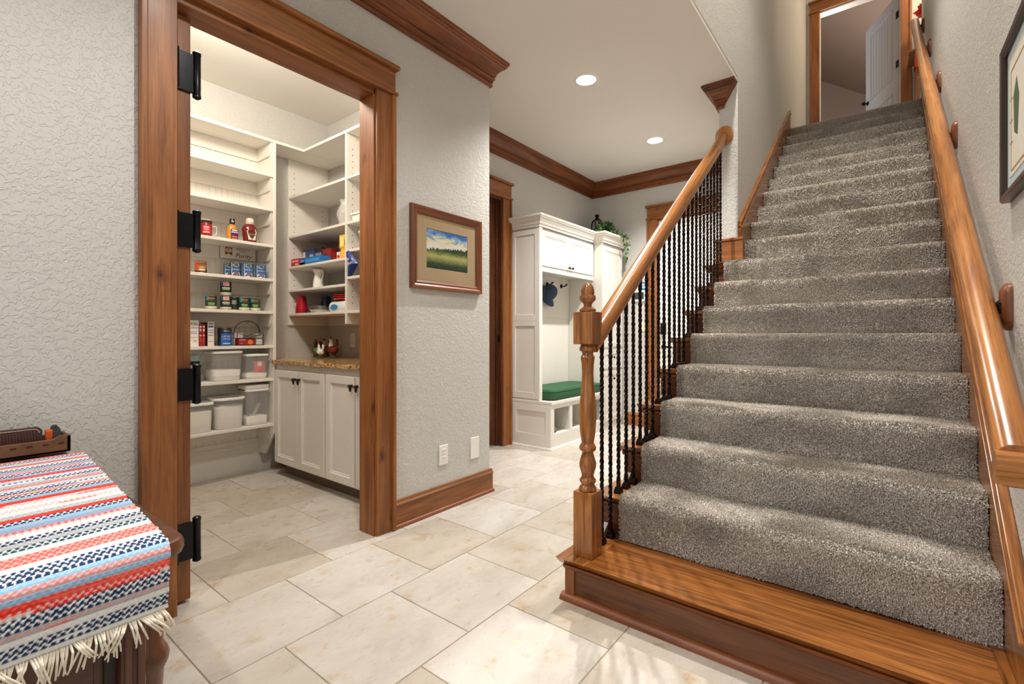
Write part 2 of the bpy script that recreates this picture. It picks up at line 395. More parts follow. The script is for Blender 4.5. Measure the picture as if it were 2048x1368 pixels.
# ---- cased openings
def casing(parent, mp, u0, u1, zt, z0=0, wd='alder', ax='x', w=.106, legs=(1, 1), over=.036):
    """mp(u0,u1,d0,d1,z0,z1) -> MB box; opening u0..u1, head at zt"""
    for sgn, on in ((-1, legs[0]), (1, legs[1])):
        if not on: continue
        e = u0 if sgn < 0 else u1
        a, b = (e - w, e) if sgn < 0 else (e, e + w)
        mk('casing_leg', mp(a, b, 0, .022, z0, zt + .004), wood(wd, 'z'), parent, bev=.003)
        a2, b2 = (e - w - .012, e - w + .012) if sgn < 0 else (e + w - .012, e + w + .012)
        mk('back_band', mp(a2, b2, 0, .038, z0, zt + .004), wood(wd, 'z'), parent, bev=.006)
    a, b = u0 - w - .012, u1 + w + .012
    mk('header_fillet', mp(a - .012, b + .012, 0, .040, zt + .004, zt + .022), wood(wd, ax), parent, bev=.005)
    mk('header_board', mp(a, b, 0, .026, zt + .022, zt + .142), wood(wd, ax), parent, bev=.002)
    mk('header_cap', mp(a - .018, b + .018, 0, .048, zt + .142, zt + .166), wood(wd, ax), parent, bev=.006)
def wx(X): return lambda u0, u1, d0, d1, z0, z1: MB().box(X + d0, X + d1, u0, u1, z0, z1)
def wy(Y): return lambda u0, u1, d0, d1, z0, z1: MB().box(u0, u1, Y - d1, Y - d0, z0, z1)

d1 = thing('door_1', 'open pantry doorway in stained knotty wood, door swung in on four black hinges', None, (XW, 1.1, 0), kind='structure')
casing(d1, wx(XW), .645, 1.548, 2.370, ax='y')
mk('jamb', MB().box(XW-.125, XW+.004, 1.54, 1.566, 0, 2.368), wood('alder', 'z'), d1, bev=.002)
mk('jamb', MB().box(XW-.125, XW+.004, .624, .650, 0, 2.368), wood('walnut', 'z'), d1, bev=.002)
mk('head_jamb', MB().box(XW-.125, XW+.004, .624, 1.566, 2.345, 2.391), wood('alder', 'y'), d1, bev=.002)
slab = mk('door_slab', MB().box(-2.985, -2.197, .668, .714, .012, 2.335), wood('alder', 'z'), d1, bev=.003)
for z0, z1 in ((2.025, 2.205), (1.405, 1.567), (.795, .947), (.160, .332)):
    h = mk('hinge', MB().box(-2.199, -2.188, .655, .726, z0+.012, z1-.012), M['black'], d1, bev=.003)
    mk('barrel', MB().lathe([(.007, z0-.006), (.0155, z0), (.0155, z0+.010), (.0142, z0+.012), (.0142, z1-.012), (.0155, z1-.010), (.0155, z1), (.007, z1+.006)], (-2.192, .734, 0), 16), M['black'], h, sm=True)
    mk('barrel', MB().lathe([(.008, z0+.012), (.010, z0+.014), (.010, z1-.014), (.008, z1-.012)], (-2.172, .657, 0), 14), M['black'], h, sm=True)

d2 = thing('door_2', 'dark stained wooden door in hallway beside the white bench unit', None, (XH, 3.1, 0), kind='structure')
casing(d2, wx(XH), 2.68, 3.545, 2.372, ax='y')
mk('jamb', MB().box(XH-.125, XH+.004, 3.535, 3.556, 0, 2.39), wood('walnut', 'z'), d2, bev=.002)
mk('door_slab', MB().box(XH-.11, XH-.07, 2.66, 3.535, .01, 2.37), wood('walnut', 'z'), d2, bev=.003)
mk('head_jamb', MB().box(XH-.125, XH+.004, 2.655, 3.556, 2.355, 2.392), wood('walnut', 'y'), d2, bev=.002)
mk('stop', MB().box(XH-.07, XH-.045, 3.522, 3.535, 0, 2.37), wood('walnut', 'z'), d2, bev=.002)
mk('strike_plate', MB().box(XH-.045, XH-.015, 3.529, 3.536, 1.00, 1.06), M['bronze'], d2, bev=.001)

d3 = thing('door_3', 'white door with black lever in stained casing, seen past the balusters', None, (-1.63, YF, 0), kind='structure')
casing(d3, wy(YF), -2.057, -1.215, 2.385, ax='x')
for a, b in ((-2.076, -2.053), (-1.222, -1.199)): mk('jamb', MB().box(a, b, YF-.004, YF+.12, 0, 2.39), wood('alder', 'z'), d3, bev=.002)
mk('head_jamb', MB().box(-2.076, -1.199, YF-.004, YF+.12, 2.372, 2.392), wood('alder', 'x'), d3, bev=.002)
mk('door_slab', MB().box(-2.052, -1.223, YF+.012, YF+.055, .01, 2.37), M['doorwhite'], d3, bev=.003)
for z0, z1 in ((.22, 1.0), (1.15, 2.2)):
    mk('door_panel', MB().box(-1.93, -1.35, YF+.006, YF+.02, z0, z1), M['doorwhite'], d3, bev=.005)
lev = mk('lever_handle', MB().lathe([(.028, 0), (.030, .006), (.022, .014), (.010, .018), (.010, .045)], (-1.99, YF+.012, .93), 16, Matrix.Rotation(PI/2, 4, 'X'))
         .tube([(-1.99, YF-.03, .93), (-1.93, YF-.034, .93), (-1.88, YF-.03, .926)], .010, 10), M['black'], d3, sm=True)
mk('deadbolt', MB().box(-2.022, -1.962, YF-.012, YF+.014, 1.07, 1.20).lathe([(.026, 0), (.026, .02), (.018, .026)], (-1.992, YF-.01, 1.10), 16, Matrix.Rotation(PI/2, 4, 'X')), M['black'], d3, bev=.003)

d4 = thing('door_4', 'stained casing and open pale grey panelled door at head of stairs', None, (-.28, 7.6, UP), kind='structure')
casing(d4, wy(7.6), -.705, .138, 5.39, UP-.016, ax='x', w=.098)
for a, b in ((-.722, -.700), (.133, .154)): mk('jamb', MB().box(a, b, 7.596, 7.72, UP-.016, 5.40), M['doorwhite'], d4, bev=.002)
mk('head_jamb', MB().box(-.722, .154, 7.596, 7.72, 5.378, 5.402), M['doorwhite'], d4, bev=.002)
HX, HY = .118, 7.705; ux, uy = -.42, .9075; L = math.hypot(ux, uy); ux /= L; uy /= L; nx, ny = -uy, ux     # leaf runs along u, n is the side that faces the stairs
def leaf(a0, a1, t0, t1, z0, z1):
    return MB().box(a0, a1, t0, t1, z0, z1).xf(lambda p: Vector((HX + ux*p.x + nx*p.y, HY + uy*p.x + ny*p.y, p.z)))
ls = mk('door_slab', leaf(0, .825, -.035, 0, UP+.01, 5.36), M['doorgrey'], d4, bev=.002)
for z0, z1 in ((UP+.20, UP+.80), (UP+.98, UP+1.88)):
    for fr in ((.13, .155, z0, z1), (.67, .695, z0, z1), (.155, .67, z0, z0+.025), (.155, .67, z1-.025, z1)):
        mk('panel_mould', leaf(fr[0], fr[1], 0, .010, fr[2], fr[3]), M['doorgrey'], d4, bev=.003)
    for k in range(7):
        a = .165 + k*.0715
        mk('panel_plank', leaf(a + .004, a + .0675, 0, .006, z0+.028, z1-.028), M['doorgrey'], d4, bev=.002)
for z in (UP+.28, UP+1.12, UP+1.74): mk('hinge', leaf(-.008, .05, -.002, .003, z-.045, z+.045), M['black'], d4, bev=.001)
for z in (UP+.97, UP+.84):
    R4 = Matrix(((nx, -ny, 0), (ny, nx, 0), (0, 0, 1))).to_4x4() @ Matrix.Rotation(PI/2, 4, 'Y')
    mk('door_knob', MB().lathe([(.03, 0), (.03, .006), (.012, .012), (.012, .034), (.027, .042), (.03, .054), (.024, .068), (.008, .073)], (HX + ux*.765, HY + uy*.765, z), 18, R4), M['black'], d4, sm=True)

# ================================================================== STAIRS
RISE, RUN = .1758, .2434
ny_ = lambda i: 1.926 + RUN*(i - 2)              # carpet nosing front
nz = lambda i: .3665 + RISE*(i - 2)              # carpet top
wz = lambda i: .172 + RISE*(i - 1)               # wooden tread top
XL, XC = -1.053, -.918
st = thing('staircase', 'stained oak staircase with dark risers and wide bare bottom step', 'staircase', (-.4, 1.63, 0))
def nosed(x0, x1, y0, y1, z, th=.032):
    r = th/2; pts = [(y1, z - th), (y1, z)] + [(y0 + r - r*math.cos(rad(90 - a))*1.0, z - r + r*math.sin(rad(a))) for a in (90, 60, 30, 0, -30, -60, -90)]
    return MB().prism([(p[0], p[1]) for p in pts], 'x', x0, x1)
for i in range(1, 20):
    y0 = (1.630 if i == 1 else ny_(i) + .012); y1 = ny_(i + 1) + .03 if i < 19 else 6.12
    left = i <= 9
    if i <= 8 or i == 9:
        mk('return_nosing', nosed(XL, XC, y0, y1 if i < 9 else 3.80, wz(i)), wood('oak', 'y'), st, sm=True)
        mk('cove_mould', MB().prism([(y0+.022, wz(i)-.032), (y0+.045, wz(i)-.032), (y0+.045, wz(i)-.056), (y0+.034, wz(i)-.052), (y0+.026, wz(i)-.044)], 'x', XL+.02, XC if i > 1 else .265), wood('crown', 'x'), st, sm=True)
    mk('tread', nosed(XC if left else -.84, .262, y0, y1, wz(i)), wood('oak', 'x'), st, sm=True)
    yr = 1.668 if i == 1 else y0 + .034
    mk('riser', MB().box(XL+.028 if left else -.84, .262, yr, yr+.02, wz(i-1) if i > 1 else 0, wz(i)-.03), wood('riser', 'x'), st)
mk('corner_stile', MB().box(-1.028, -.985, 1.660, 1.70, .018, .138), wood('alder', 'z'), st, bev=.002)
mk('shoe_moulding', MB().prism([(1.640, 0), (1.672, 0), (1.672, .024), (1.660, .024), (1.648, .018), (1.642, .008)], 'x', -1.042, .265), wood('crown', 'x'), st, sm=True)
mk('tread_strip', MB().box(.236, .264, 1.640, 1.925, .172, .180), wood('oak', 'y'), st, bev=.002)
SL = RISE/RUN; ANG = math.atan(SL)
def skirt(x0, x1, ya, yb, up, lo, name, cap):
    f = lambda y: .3665 + (y - 1.926)*SL
    if ya < 2: poly = [(1.56, 0), (1.9, 0), (yb, f(yb) - lo), (yb, f(yb) + up), (ya, f(ya) + up), (1.56, f(ya)+up-.03)]
    else: poly = [(ya, f(ya) - lo), (yb, f(yb) - lo), (yb, f(yb) + up), (ya, f(ya) + up)]
    s_ = mk(name, MB().prism(poly, 'x', x0, x1), wood('oak', 'y', -ANG), st)
    x2, x3 = cap
    mk('skirt_cap', MB().prism([(ya, f(ya)+up-.004), (yb, f(yb)+up-.004), (yb, f(yb)+up+.016), (ya, f(ya)+up+.016)], 'x', x2, x3), wood('oak', 'y', -ANG), st, bev=.005)
    mk('skirt_bead', MB().prism([(ya, f(ya)+up-.034), (yb, f(yb)+up-.034), (yb, f(yb)+up-.022), (ya, f(ya)+up-.022)], 'x', min(x0, x2)-(.004 if x0 > 0 else 0), max(x1, x3)+(.004 if x0 < 0 else 0)), wood('oak', 'y', -ANG), st, bev=.003)
skirt(.263, XR, 1.66, 6.25, .175, .25, 'skirt_board', (.255, XR))
skirt(-.862, -.840, 3.80, 6.11, .17, .25, 'skirt_board', (-.862, -.834))
mk('wall_end_block', MB().prism([(-1.012, 3.776), (-.822, 3.776), (-.822, 3.83), (-.8385, 3.83), (-.8385, 3.7995), (-1.012, 3.7995)], 'z', wz(9), wz(9)+.185), wood('alder', 'x'), st, bev=.002)
mk('block_cap', MB().box(-1.018, -.818, 3.770, 3.80, wz(9)+.185, wz(9)+.205), wood('alder', 'x'), st, bev=.004)

# ---- carpet: one length running down the flight, with pile
prof = []                                       # (y, z, normal) along the flight
for i in range(2, 20):
    Y, Z = ny_(i), nz(i); zb = nz(i-1) if i > 2 else .172
    prof.append((i, Y + .004, zb + .004))
    for k in range(1, 5): prof.append((i, Y + .006*math.sin(k*PI/5)*.6, zb + (Z - .035 - zb)*k/5))
    for a in (0, 22, 45, 68, 90): prof.append((i, Y + .028 - .028*math.cos(rad(a)), Z - .03 + .03*math.sin(rad(a))))
    yn = ny_(i+1) if i < 19 else 6.30
    for k in (1, 2, 3): prof.append((i, Y + .028 + (yn - Y - .03)*k/3.2, Z - .002*math.sin(k)))
NXC = 36
def carpet_strip(rows, x0, x1):
    m = MB(); n = len(rows)
    for (i, y, z) in rows:
        for k in range(NXC + 1):
            x = x0 + (x1 - x0)*k/NXC
            e = max(0, 1 - min(k, NXC - k)/1.2)*.006
            w = .004*noise.noise(Vector((x*5, y*7, z*7)))
            m.v.append((x, y + w + e, z + w*.5 - e))
    W_ = NXC + 1
    for r in range(n-1):
        for k in range(NXC): m.f.append((r*W_+k, r*W_+k+1, (r+1)*W_+k+1, (r+1)*W_+k))
    for k, o in ((0, 0), (NXC, 0)):             # turned-down edges
        b = len(m.v)
        for (i, y, z) in rows: m.v.append((x0 if k == 0 else x1, y + .018, z - .018))
        for r in range(n-1):
            q = (r*W_+k, (r+1)*W_+k, b+r+1, b+r); m.f.append(q if k == 0 else q[::-1])
    return m
ca = thing('stair_carpet', 'taupe grey plush carpet running down the stairs', 'carpet', (-.3, 1.926, .172))
lowr = [p for p in prof if p[0] <= 9]; upr = [p for p in prof if p[0] >= 10]
low = carpet_strip(lowr + [upr[0]], XC+.002, .261); upp = carpet_strip(upr, -.836, .261)
for nm, m in (('carpet_lower_run', low), ('carpet_upper_run', upp)): mk(nm, m, M['carpet'], ca, sm=True, recalc=False)
def pile(rows, x0, x1, per_m2, h, w, name):
    m = MB(); V, Fc = m.v, m.f; rr = random.Random(5); NV = []
    for (i, y0, z0), (j, y1, z1) in zip(rows[:-1], rows[1:]):
        ln = math.hypot(y1-y0, z1-z0)
        if ln < 1e-4: continue
        ty, tz = (y1-y0)/ln, (z1-z0)/ln; nyy, nzz = -tz, ty
        for _ in range(int(ln*(x1-x0)*per_m2)):
            t = rr.random(); x = x0 + (x1-x0)*rr.random(); y = y0 + (y1-y0)*t; z = z0 + (z1-z0)*t
            f1 = noise.noise(Vector((x*3.1, y*5.0, z*5.0 + 9))); f2 = noise.noise(Vector((x*7.0 + 4, y*9.0, z*9.0)))
            lean = max(-1, min(1, 2.6*f1 + 1.0*f2))                             # trodden pile lies this way and that
            dx = rr.gauss(.1*lean, .28); du = rr.gauss(-.10 - .95*lean, .25)
            hh = h*rr.uniform(.7, 1.2); a = rr.random()*2*PI; b = len(V)
            for q in range(3):
                ca_, sa_ = math.cos(a + q*2.0944)*w, math.sin(a + q*2.0944)*w
                V.append((x + ca_, y + ty*sa_ - nyy*.001, z + tz*sa_ - nzz*.001))
            V.append((x + dx*hh, y + (nyy + ty*du)*hh, z + (nzz + tz*du)*hh))
            Fc.append((b, b+1, b+3)); Fc.append((b+1, b+2, b+3)); Fc.append((b+2, b, b+3))
    return mk(name, m, M['pile'], ca, recalc=False, kind='stuff')
pile([p for p in prof if p[0] <= 6], XC, .261, 78000, .0062, .0029, 'carpet_pile')
pile([p for p in prof if 6 <= p[0] <= 9], XC, .261, 46000, .0066, .0037, 'carpet_pile')
pile(upr, -.838, .261, 26000, .0075, .0048, 'carpet_pile')

# ---- open balustrade on the left
ra = thing('stair_railing', 'oak handrail with acorn newel post and twisted dark iron balusters', 'railing', (-.961, 1.73, .172))
NX_, NYc = -.961, 1.729; hb = .0435
nw = mk('newel_post', MB().box(NX_-hb, NX_+hb, NYc-hb, NYc+hb, .172, .434), wood('oak', 'z'), ra, bev=.004)
mk('newel_block', MB().box(NX_-hb, NX_+hb, NYc-hb, NYc+hb, 1.030, 1.162), wood('oak', 'z'), nw, bev=.004)
tprof = [(.030, .434), (.036, .436), (.0365, .444), (.031, .452), (.027, .456), (.0285, .464), (.033, .470), (.0335, .478), (.027, .486), (.024, .494), (.0265, .506), (.0335, .530), (.0345, .546), (.028, .570),
         (.0225, .586), (.0235, .592), (.033, .600), (.0345, .610), (.029, .622), (.0245, .628), (.0265, .640), (.031, .668), (.0340, .710), (.0350, .742), (.0335, .785), (.0290, .830), (.0245, .880), (.0232, .915),
         (.0250, .950), (.0282, .972), (.0288, .978), (.0235, .986), (.0215, .992), (.0240, .998), (.0330, 1.004), (.0345, 1.012), (.031, 1.020), (.027, 1.030)]
mk('turned_shaft', MB().lathe(tprof, (NX_, NYc, 0), 28), wood('oak', 'z'), nw, sm=True)
mk('acorn_finial', MB().lathe([(.024, 1.162), (.0335, 1.165), (.034, 1.172), (.026, 1.178), (.0175, 1.183), (.0165, 1.192), (.021, 1.200), (.0315, 1.210), (.0335, 1.220), (.0315, 1.228), (.0265, 1.230),
     (.0275, 1.240), (.0262, 1.255), (.0215, 1.268), (.0135, 1.277), (.004, 1.281)], (NX_, NYc, 0), 28), wood('oak', 'z'), nw, sm=True)
rl = lambda y: 1.111 + (y - 1.861)*.7416
HR = [(-.019, -.034), (.019, -.034), (.021, -.026), (.017, -.019), (.027, -.010), (.031, .002), (.0295, .015), (.022, .026), (.010, .032), (-.010, .032), (-.022, .026), (-.0295, .015), (-.031, .002), (-.027, -.010), (-.017, -.019), (-.021, -.026)]
def railmesh(x, f, ys, k, g=1.14, gz=None):
    rings = []
    for y in ys: rings.append([(x + px*g, y, f(y) + pz*k*(gz or g)) for px, pz in HR])
    return MB().frames(rings)
kk = 1/math.cos(math.atan(.7416))
mk('handrail', railmesh(NX_, rl, [1.772, 2.4, 3.0, 3.79], kk), wood('rail', 'y', -math.atan(.7416)), ra, sm=True)
mk('rosette', MB().lathe([(.062, 0), (.066, .006), (.062, .014), (.052, .020), (.03, .021)], (NX_+.006, 3.80, 2.556), 28, Matrix.Rotation(PI/2, 4, 'X'), sy=1.12), wood('rail', 'z'), ra, sm=True)
for k in range(24):
    y = 1.852 + k*.0811
    i = 1 if y < ny_(2)+.02 else int((y - .02 - 1.926)/RUN) + 2
    zb = wz(i); zt = rl(y) - .034*kk + .006; N = 56; rings = []
    for q in range(N+1):
        t = q/N; z = zb + (zt - zb)*t; h = z - zb
        tw = max(0, min(h - .07, zt - zb - .14)); a = tw*2*PI/.105
        s_ = .0070*(1 + .06*math.sin(h*95 + k))
        rings.append([(NX_ + s_*1.414*math.cos(a + rad(45 + 90*c)), y + s_*1.414*math.sin(a + rad(45 + 90*c)), z) for c in range(4)])
    b = mk('baluster', MB().frames(rings), M['iron'], ra, recalc=False)
    mk('shoe', MB().box(NX_-.016, NX_+.016, y-.016, y+.016, zb, zb+.014).frames([[(NX_+sx*s1, y+sy*s1, z1) for sx, sy in ((-1,-1),(1,-1),(1,1),(-1,1))] for s1, z1 in ((.016, zb+.014), (.0125, zb+.022), (.0105, zb+.030))]), M['iron'], b, bev=.0012)

# ---- handrail on the right wall
rh = thing('wall_handrail', 'honey oak handrail on dark wall brackets along the right-hand stair wall', 'handrail', (.205, 1.6, .8))
rw = lambda y: .845 + (y - 1.574)*.7185
k2 = 1/math.cos(math.atan(.7185))
mk('rail', railmesh(.222, rw, [1.49, 2.6, 3.7, 4.8, 6.18], k2, 1.10, 1.14), wood('rail', 'y', -math.atan(.7185)), rh, sm=True)
mk('rail_return', MB().frames([[(x, 1.490 + px*1.05, rw(1.485) + pz*1.08) for px, pz in HR] for x in (.188, .232, XR)]), wood('rail', 'x'), rh, sm=True)
for (y, z) in ((1.984, 1.150), (3.326, 2.09), (4.232, 2.741), (5.13, 3.39), (5.98, 4.0)):
    br = mk('wall_rosette', MB().frames([[(xx, y + q[0]*s1, z + q[1]*s1) for q in rrect(.075, .138, .030, 3)] for xx, s1 in ((XR, 1), (XR-.010, 1), (XR-.017, .9), (XR-.022, .74))]), wood('crown', 'z'), rh, sm=True)
    mk('bracket', MB().lathe([(.020, 0), (.020, .005), (.010, .012)], (XR-.022, y, z), 16, Matrix.Rotation(-PI/2, 4, 'Y')).tube([(XR-.024, y, z), (XR-.050, y, z - .006), (.232, y, z-.012), (.222, y, rw(y) - .036)], .0065, 10), M['black'], br, sm=True)
# ================================================================== BUILT-INS
def rect_ring(mp, u0, u1, z0, z1, d): return [mp(u0, d, z0), mp(u1, d, z0), mp(u1, d, z1), mp(u0, d, z1)]
def panel_mb(mp, u0, u1, z0, z1, t, fw=.055, rec=.008, d0=0):
    """a framed door front: outer frame, stepped bead, recessed field"""
    r = [rect_ring(mp, u0, u1, z0, z1, d0), rect_ring(mp, u0, u1, z0, z1, d0+t-.002), rect_ring(mp, u0+.002, u1-.002, z0+.002, z1-.002, d0+t),
         rect_ring(mp, u0+fw, u1-fw, z0+fw, z1-fw, d0+t), rect_ring(mp, u0+fw+.004, u1-fw-.004, z0+fw+.004, z1-fw-.004, d0+t-rec*.6),
         rect_ring(mp, u0+fw+.012, u1-fw-.012, z0+fw+.012, z1-fw-.012, d0+t-rec*.6), rect_ring(mp, u0+fw+.015, u1-fw-.015, z0+fw+.015, z1-fw-.015, d0+t-rec)]
    return MB().frames(r)
fx = lambda X: (lambda u, d, z: (X + d, u, z))        # faces +X
fy = lambda Y: (lambda u, d, z: (u, Y - d, z))        # faces -Y

# ---- shelves on the pantry's far wall
sh = thing('pantry_shelving', 'tall white open shelving with beadboard back on pantry far wall', 'shelving', (-3.81, 1.0, 0))
XS = -3.675
SZ = [2.555, 2.288, 2.027, 1.752, 1.493, 1.247, .988, .739, .394]
for k, z in enumerate(SZ):
    mk('shelf', MB().box(XP, XS, -.28, YP if k == 0 else 1.744, z-.022, z), M['shelf'], sh, bev=.004)
    mk('back_cleat', MB().box(XP+.008, XP+.022, -.28, 1.744, z-.118, z-.022), M['shelf'], sh, bev=.002)
    mk('side_cleat', MB().prism([(XP+.022, z-.118), (XS-.055, z-.118), (XS-.028, z-.090), (XS-.012, z-.022), (XP+.022, z-.022)], 'y', 1.730, 1.744), M['shelf'], sh, bev=.002)
mk('end_panel', MB().prism([(XP, .14), (XP+.12, .14), (XS, .32), (XS, 2.534), (XP, 2.534)], 'y', 1.744, 1.766), M['shelf'], sh, bev=.002)
m = MB(); y = -.28; pts = []
while y < 1.744:
    pts += [(XP+.008, y), (XP+.008, min(1.744, y+.034)), (XP+.004, min(1.744, y+.036)), (XP+.004, min(1.744, y+.040))]; y += .042
for a, b in zip(pts[:-1], pts[1:]): m.add([(a[0], a[1], .25), (b[0], b[1], .25), (b[0], b[1], 2.53), (a[0], a[1], 2.53)], [(0, 1, 2, 3)])
mk('beadboard', m, M['shelf'], sh, recalc=False)
struct('baseboard_pantry', sweep([(0, 0), (.018, 0), (.018, .19), (.026, .196), (.026, .208), (.018, .222), (.014, .25), (0, .25)], [(XP, -.28), (XP, 1.9)]), M['shelf'])

# ---- open wall shelves over the counter
up = thing('corner_wall_shelves', 'white adjustable wall shelves over granite counter', 'shelving', (-3.1, 2.17, 1.14))
YU = 1.985
mk('side_panel', MB().box(XP, XP+.018, YU, YP, 1.146, 2.533), M['shelf'], up, bev=.002)
mk('divider', MB().box(-3.098, -3.079, YU, YP, 1.146, 2.533), M['shelf'], up, bev=.002)
mk('side_panel', MB().box(-2.29, -2.272, YU, YP, 1.146, 2.533), M['shelf'], up, bev=.002)
mk('top_board', MB().box(XS, -2.272, YU, YP, 2.533, 2.555), M['shelf'], up, bev=.003)
for z in (2.216, 1.887, 1.632, 1.441, 1.243): mk('shelf', MB().box(XP+.018, -3.098, YU+.002, YP, z-.02, z), M['shelf'], up, bev=.003)
for z in (2.216, 1.887, 1.685, 1.49, 1.243): mk('shelf', MB().box(-3.079, -2.29, YU+.002, YP, z-.02, z), M['shelf'], up, bev=.003)
m = MB()
for X in (XP+.0186, -3.0784):
    for yy in (YU+.05, YP-.06):
        for k in range(26):
            z = 1.30 + k*.045; m.add([(X, yy + .004*math.cos(a*PI/4), z + .004*math.sin(a*PI/4)) for a in range(8)], [tuple(range(8))])
mk('shelf_pin_holes', m, M['dark'], up, recalc=False, kind='stuff')
mk('under_rail', MB().box(XP+.018, -2.29, YP-.02, YP, 1.146, 1.223), M['shelf'], up, bev=.002)

# ---- base cabinets and counter
for c, (x0, x1, lab) in enumerate(((-3.672, -2.966, 'white two-door base cabinet next to the pantry shelving end panel'), (-2.964, -2.268, 'white two-door base cabinet partly hidden by doorway casing'))):
    t = thing('base_cabinet', lab, 'cabinet', ((x0+x1)/2, 2.0, 0), 'pantry base cabinets')
    mk('body', MB().box(x0, x1, 1.766, YP-.002, .095, .847), M['white'], t, bev=.001)
    mk('toe_kick', MB().box(x0, x1, 1.835, 1.85, 0, .095), M['kick'], t)
    mid = (x0+x1)/2
    for q, (a, b) in enumerate(((x0+.014, mid-.004), (mid+.004, x1-.008))):
        d = mk('cabinet_door', panel_mb(fy(1.766), a, b, .108, .803, .02, .05, .010), M['white'], t)
        kx = b - .026 if q == 0 else a + .026
        mk('pull', MB().lathe([(.010, 0), (.010, .004), (.005, .008), (.005, .016)], (kx, 1.746, .746), 12, Matrix.Rotation(PI/2, 4, 'X'))
           .tube([(kx-.016, 1.728, .738), (kx-.010, 1.727, .747), (kx+.004, 1.727, .750), (kx+.010, 1.727, .745)], [.004, .006, .007, .006], 10)
           .tube([(kx+.006, 1.727, .746), (kx+.008, 1.726, .730), (kx+.008, 1.727, .712)], [.006, .009, .005], 10), M['bronze'], d, sm=True)
mk('granite_counter', MB().prism([(XP, 1.767), (-3.688, 1.767), (-3.688, 1.733), (-2.262, 1.733), (-2.262, YP), (XP, YP)], 'z', .848, .878), M['granite'], bev=.006,
   label='speckled gold granite counter on the pantry cabinets', cat='countertop')
def outlet(name, label, mpf, slots=True):
    t = thing(name, label, 'wall plate', mpf(0, 0, 0))
    def bx_(a, b, c, d_, e, f):
        ps = [mpf(u, d__, z) for z in (e, f) for (u, d__) in ((a, c), (b, c), (b, d_), (a, d_))]
        return MB().add(ps, [(0,3,2,1),(4,5,6,7),(0,1,5,4),(1,2,6,5),(2,3,7,6),(3,0,4,7)])
    mk('plate', bx_(-.0365, .0365, 0, .006, -.060, .060), M['plate'], t, bev=.002)
    if slots:
        for z in (.022, -.022):
            f = mk('receptacle', bx_(-.016, .016, .004, .0085, z-.0165, z+.0165), M['plate'], t, bev=.003)
            mk('slots', bx_(-.0085, -.006, .008, .009, z-.003, z+.007).add(bx_(.006, .0085, .008, .009, z-.002, z+.006).v, [(0,3,2,1),(4,5,6,7),(0,1,5,4),(1,2,6,5),(2,3,7,6),(3,0,4,7)]), M['dark'], f)
    return t
outlet('power_outlet', 'white duplex power outlet low on the wall under the landscape picture', lambda u, d, z: (XW + d, 2.048 + u, .332 + z))
bp = outlet('blank_plate', 'plain white blank wall plate near the corner', lambda u, d, z: (XW + d, 2.330 + u*1.12, .324 + z*1.16), False)
outlet('counter_outlet', 'ivory outlet on the pantry wall above the counter', lambda u, d, z: (-3.545 + u, YP - d, 1.02 + z))

# ---- hall bench unit
hb_ = thing('hall_bench_unit', 'white built-in hall bench with cubbies, upper cupboards and tall locker', 'hall tree', (-2.66, 4.48, 0))
XB, XU, XT = -2.43, -2.56, -2.455; Y0, Y1, Y2 = 3.692, 4.742, 5.268
Wm = M['white']
def wp(name, x0, x1, y0, y1, z0, z1, bev=.002): return mk(name, MB().box(x0, x1, y0, y1, z0, z1), Wm, hb_, bev=bev)
wp('side_panel', XH, XU, Y0, Y0+.035, .447, 2.09)
for z0, z1 in ((.50, 1.18), (1.2402, 2.05)):
    a, b = XH+.055, XU-.055
    for (p, q, r, s_) in ((a-.055, a, z0-.04, z1+.02), (b, b+.055, z0-.04, z1+.02), (a, b, z0-.04, z0+.02), (a, b, z1-.03, z1+.02)):
        wp('panel_frame', p, q, Y0-.010, Y0, r, s_, .002)
wp('front_post', XU-.03, XU+.004, Y0-.0112, Y0+.0375, .447, 2.09)
wp('back_panel', XH, XH+.012, Y0+.035, Y1, .447, 1.70)
wp('back_rail', XH+.012, XH+.022, Y0+.035, Y1, 1.25, 1.70)
wp('upper_cupboard', XH, XU-.018, Y0+.035, Y1, 1.70, 2.09)
wp('light_rail', XU-.03, XU-.002, Y0+.035, Y1, 1.668, 1.712)
for a, b, kz in ((Y0+.040, 4.228, 4.202), (4.234, Y1-.008, 4.262)):
    d = mk('cupboard_door', panel_mb(fx(XU-.018), a, b, 1.722, 2.062, .02, .05, .008), Wm, hb_)
    mk('knob', MB().lathe([(.006, 0), (.005, .010), (.013, .016), (.014, .022), (.006, .027)], (XU+.002, kz, 1.748), 14, Matrix.Rotation(PI/2, 4, 'Y')), M['bronze'], d, sm=True)
# bench with three open cubbies
wp('bench_top', XH, XB+.014, Y0-.012, Y1, .416, .447, .006)
ys_ = [(Y0, 3.742), (4.018, 4.068), (4.344, 4.394), (4.670, Y1)]
for a, b in ys_: wp('bench_stile', XB-.022, XB, a, b, .02, .416)
for (a, b), (c_, d_) in zip(ys_[:-1], ys_[1:]):
    wp('bench_rail', XB-.022, XB, b, c_, .376, .416); wp('bench_rail', XB-.022, XB, b, c_, .02, .140)
for y in (Y0+.02, 4.032, 4.358, Y1-.03): wp('bench_divider', XH+.01, XB-.02, y, y+.022, .02, .416)
wp('bench_floor', XH+.01, XB-.0225, Y0+.021, Y1-.001, .118, .1395); wp('bench_back', XH, XH+.012, Y0, Y1, 0, .416)
wp('bench_side', XH, XB-.0225, Y0+.001, Y0+.0195, 0, .4155)
a, b = XH+.07, XB-.06
for (p, q, r, s_) in ((XH, a, .02, .416), (b, XB, .02, .416), (a, b, .02, .130), (a, b, .345, .416)): wp('panel_frame', p, q, Y0-.012, Y0, r, s_, .003)
mk('base_mould', sweep([(0, 0), (.022, 0), (.021, .010), (.012, .020), (0, .022)], [(XH, Y0-.012), (XB, Y0-.012), (XB, Y1)]), Wm, hb_)
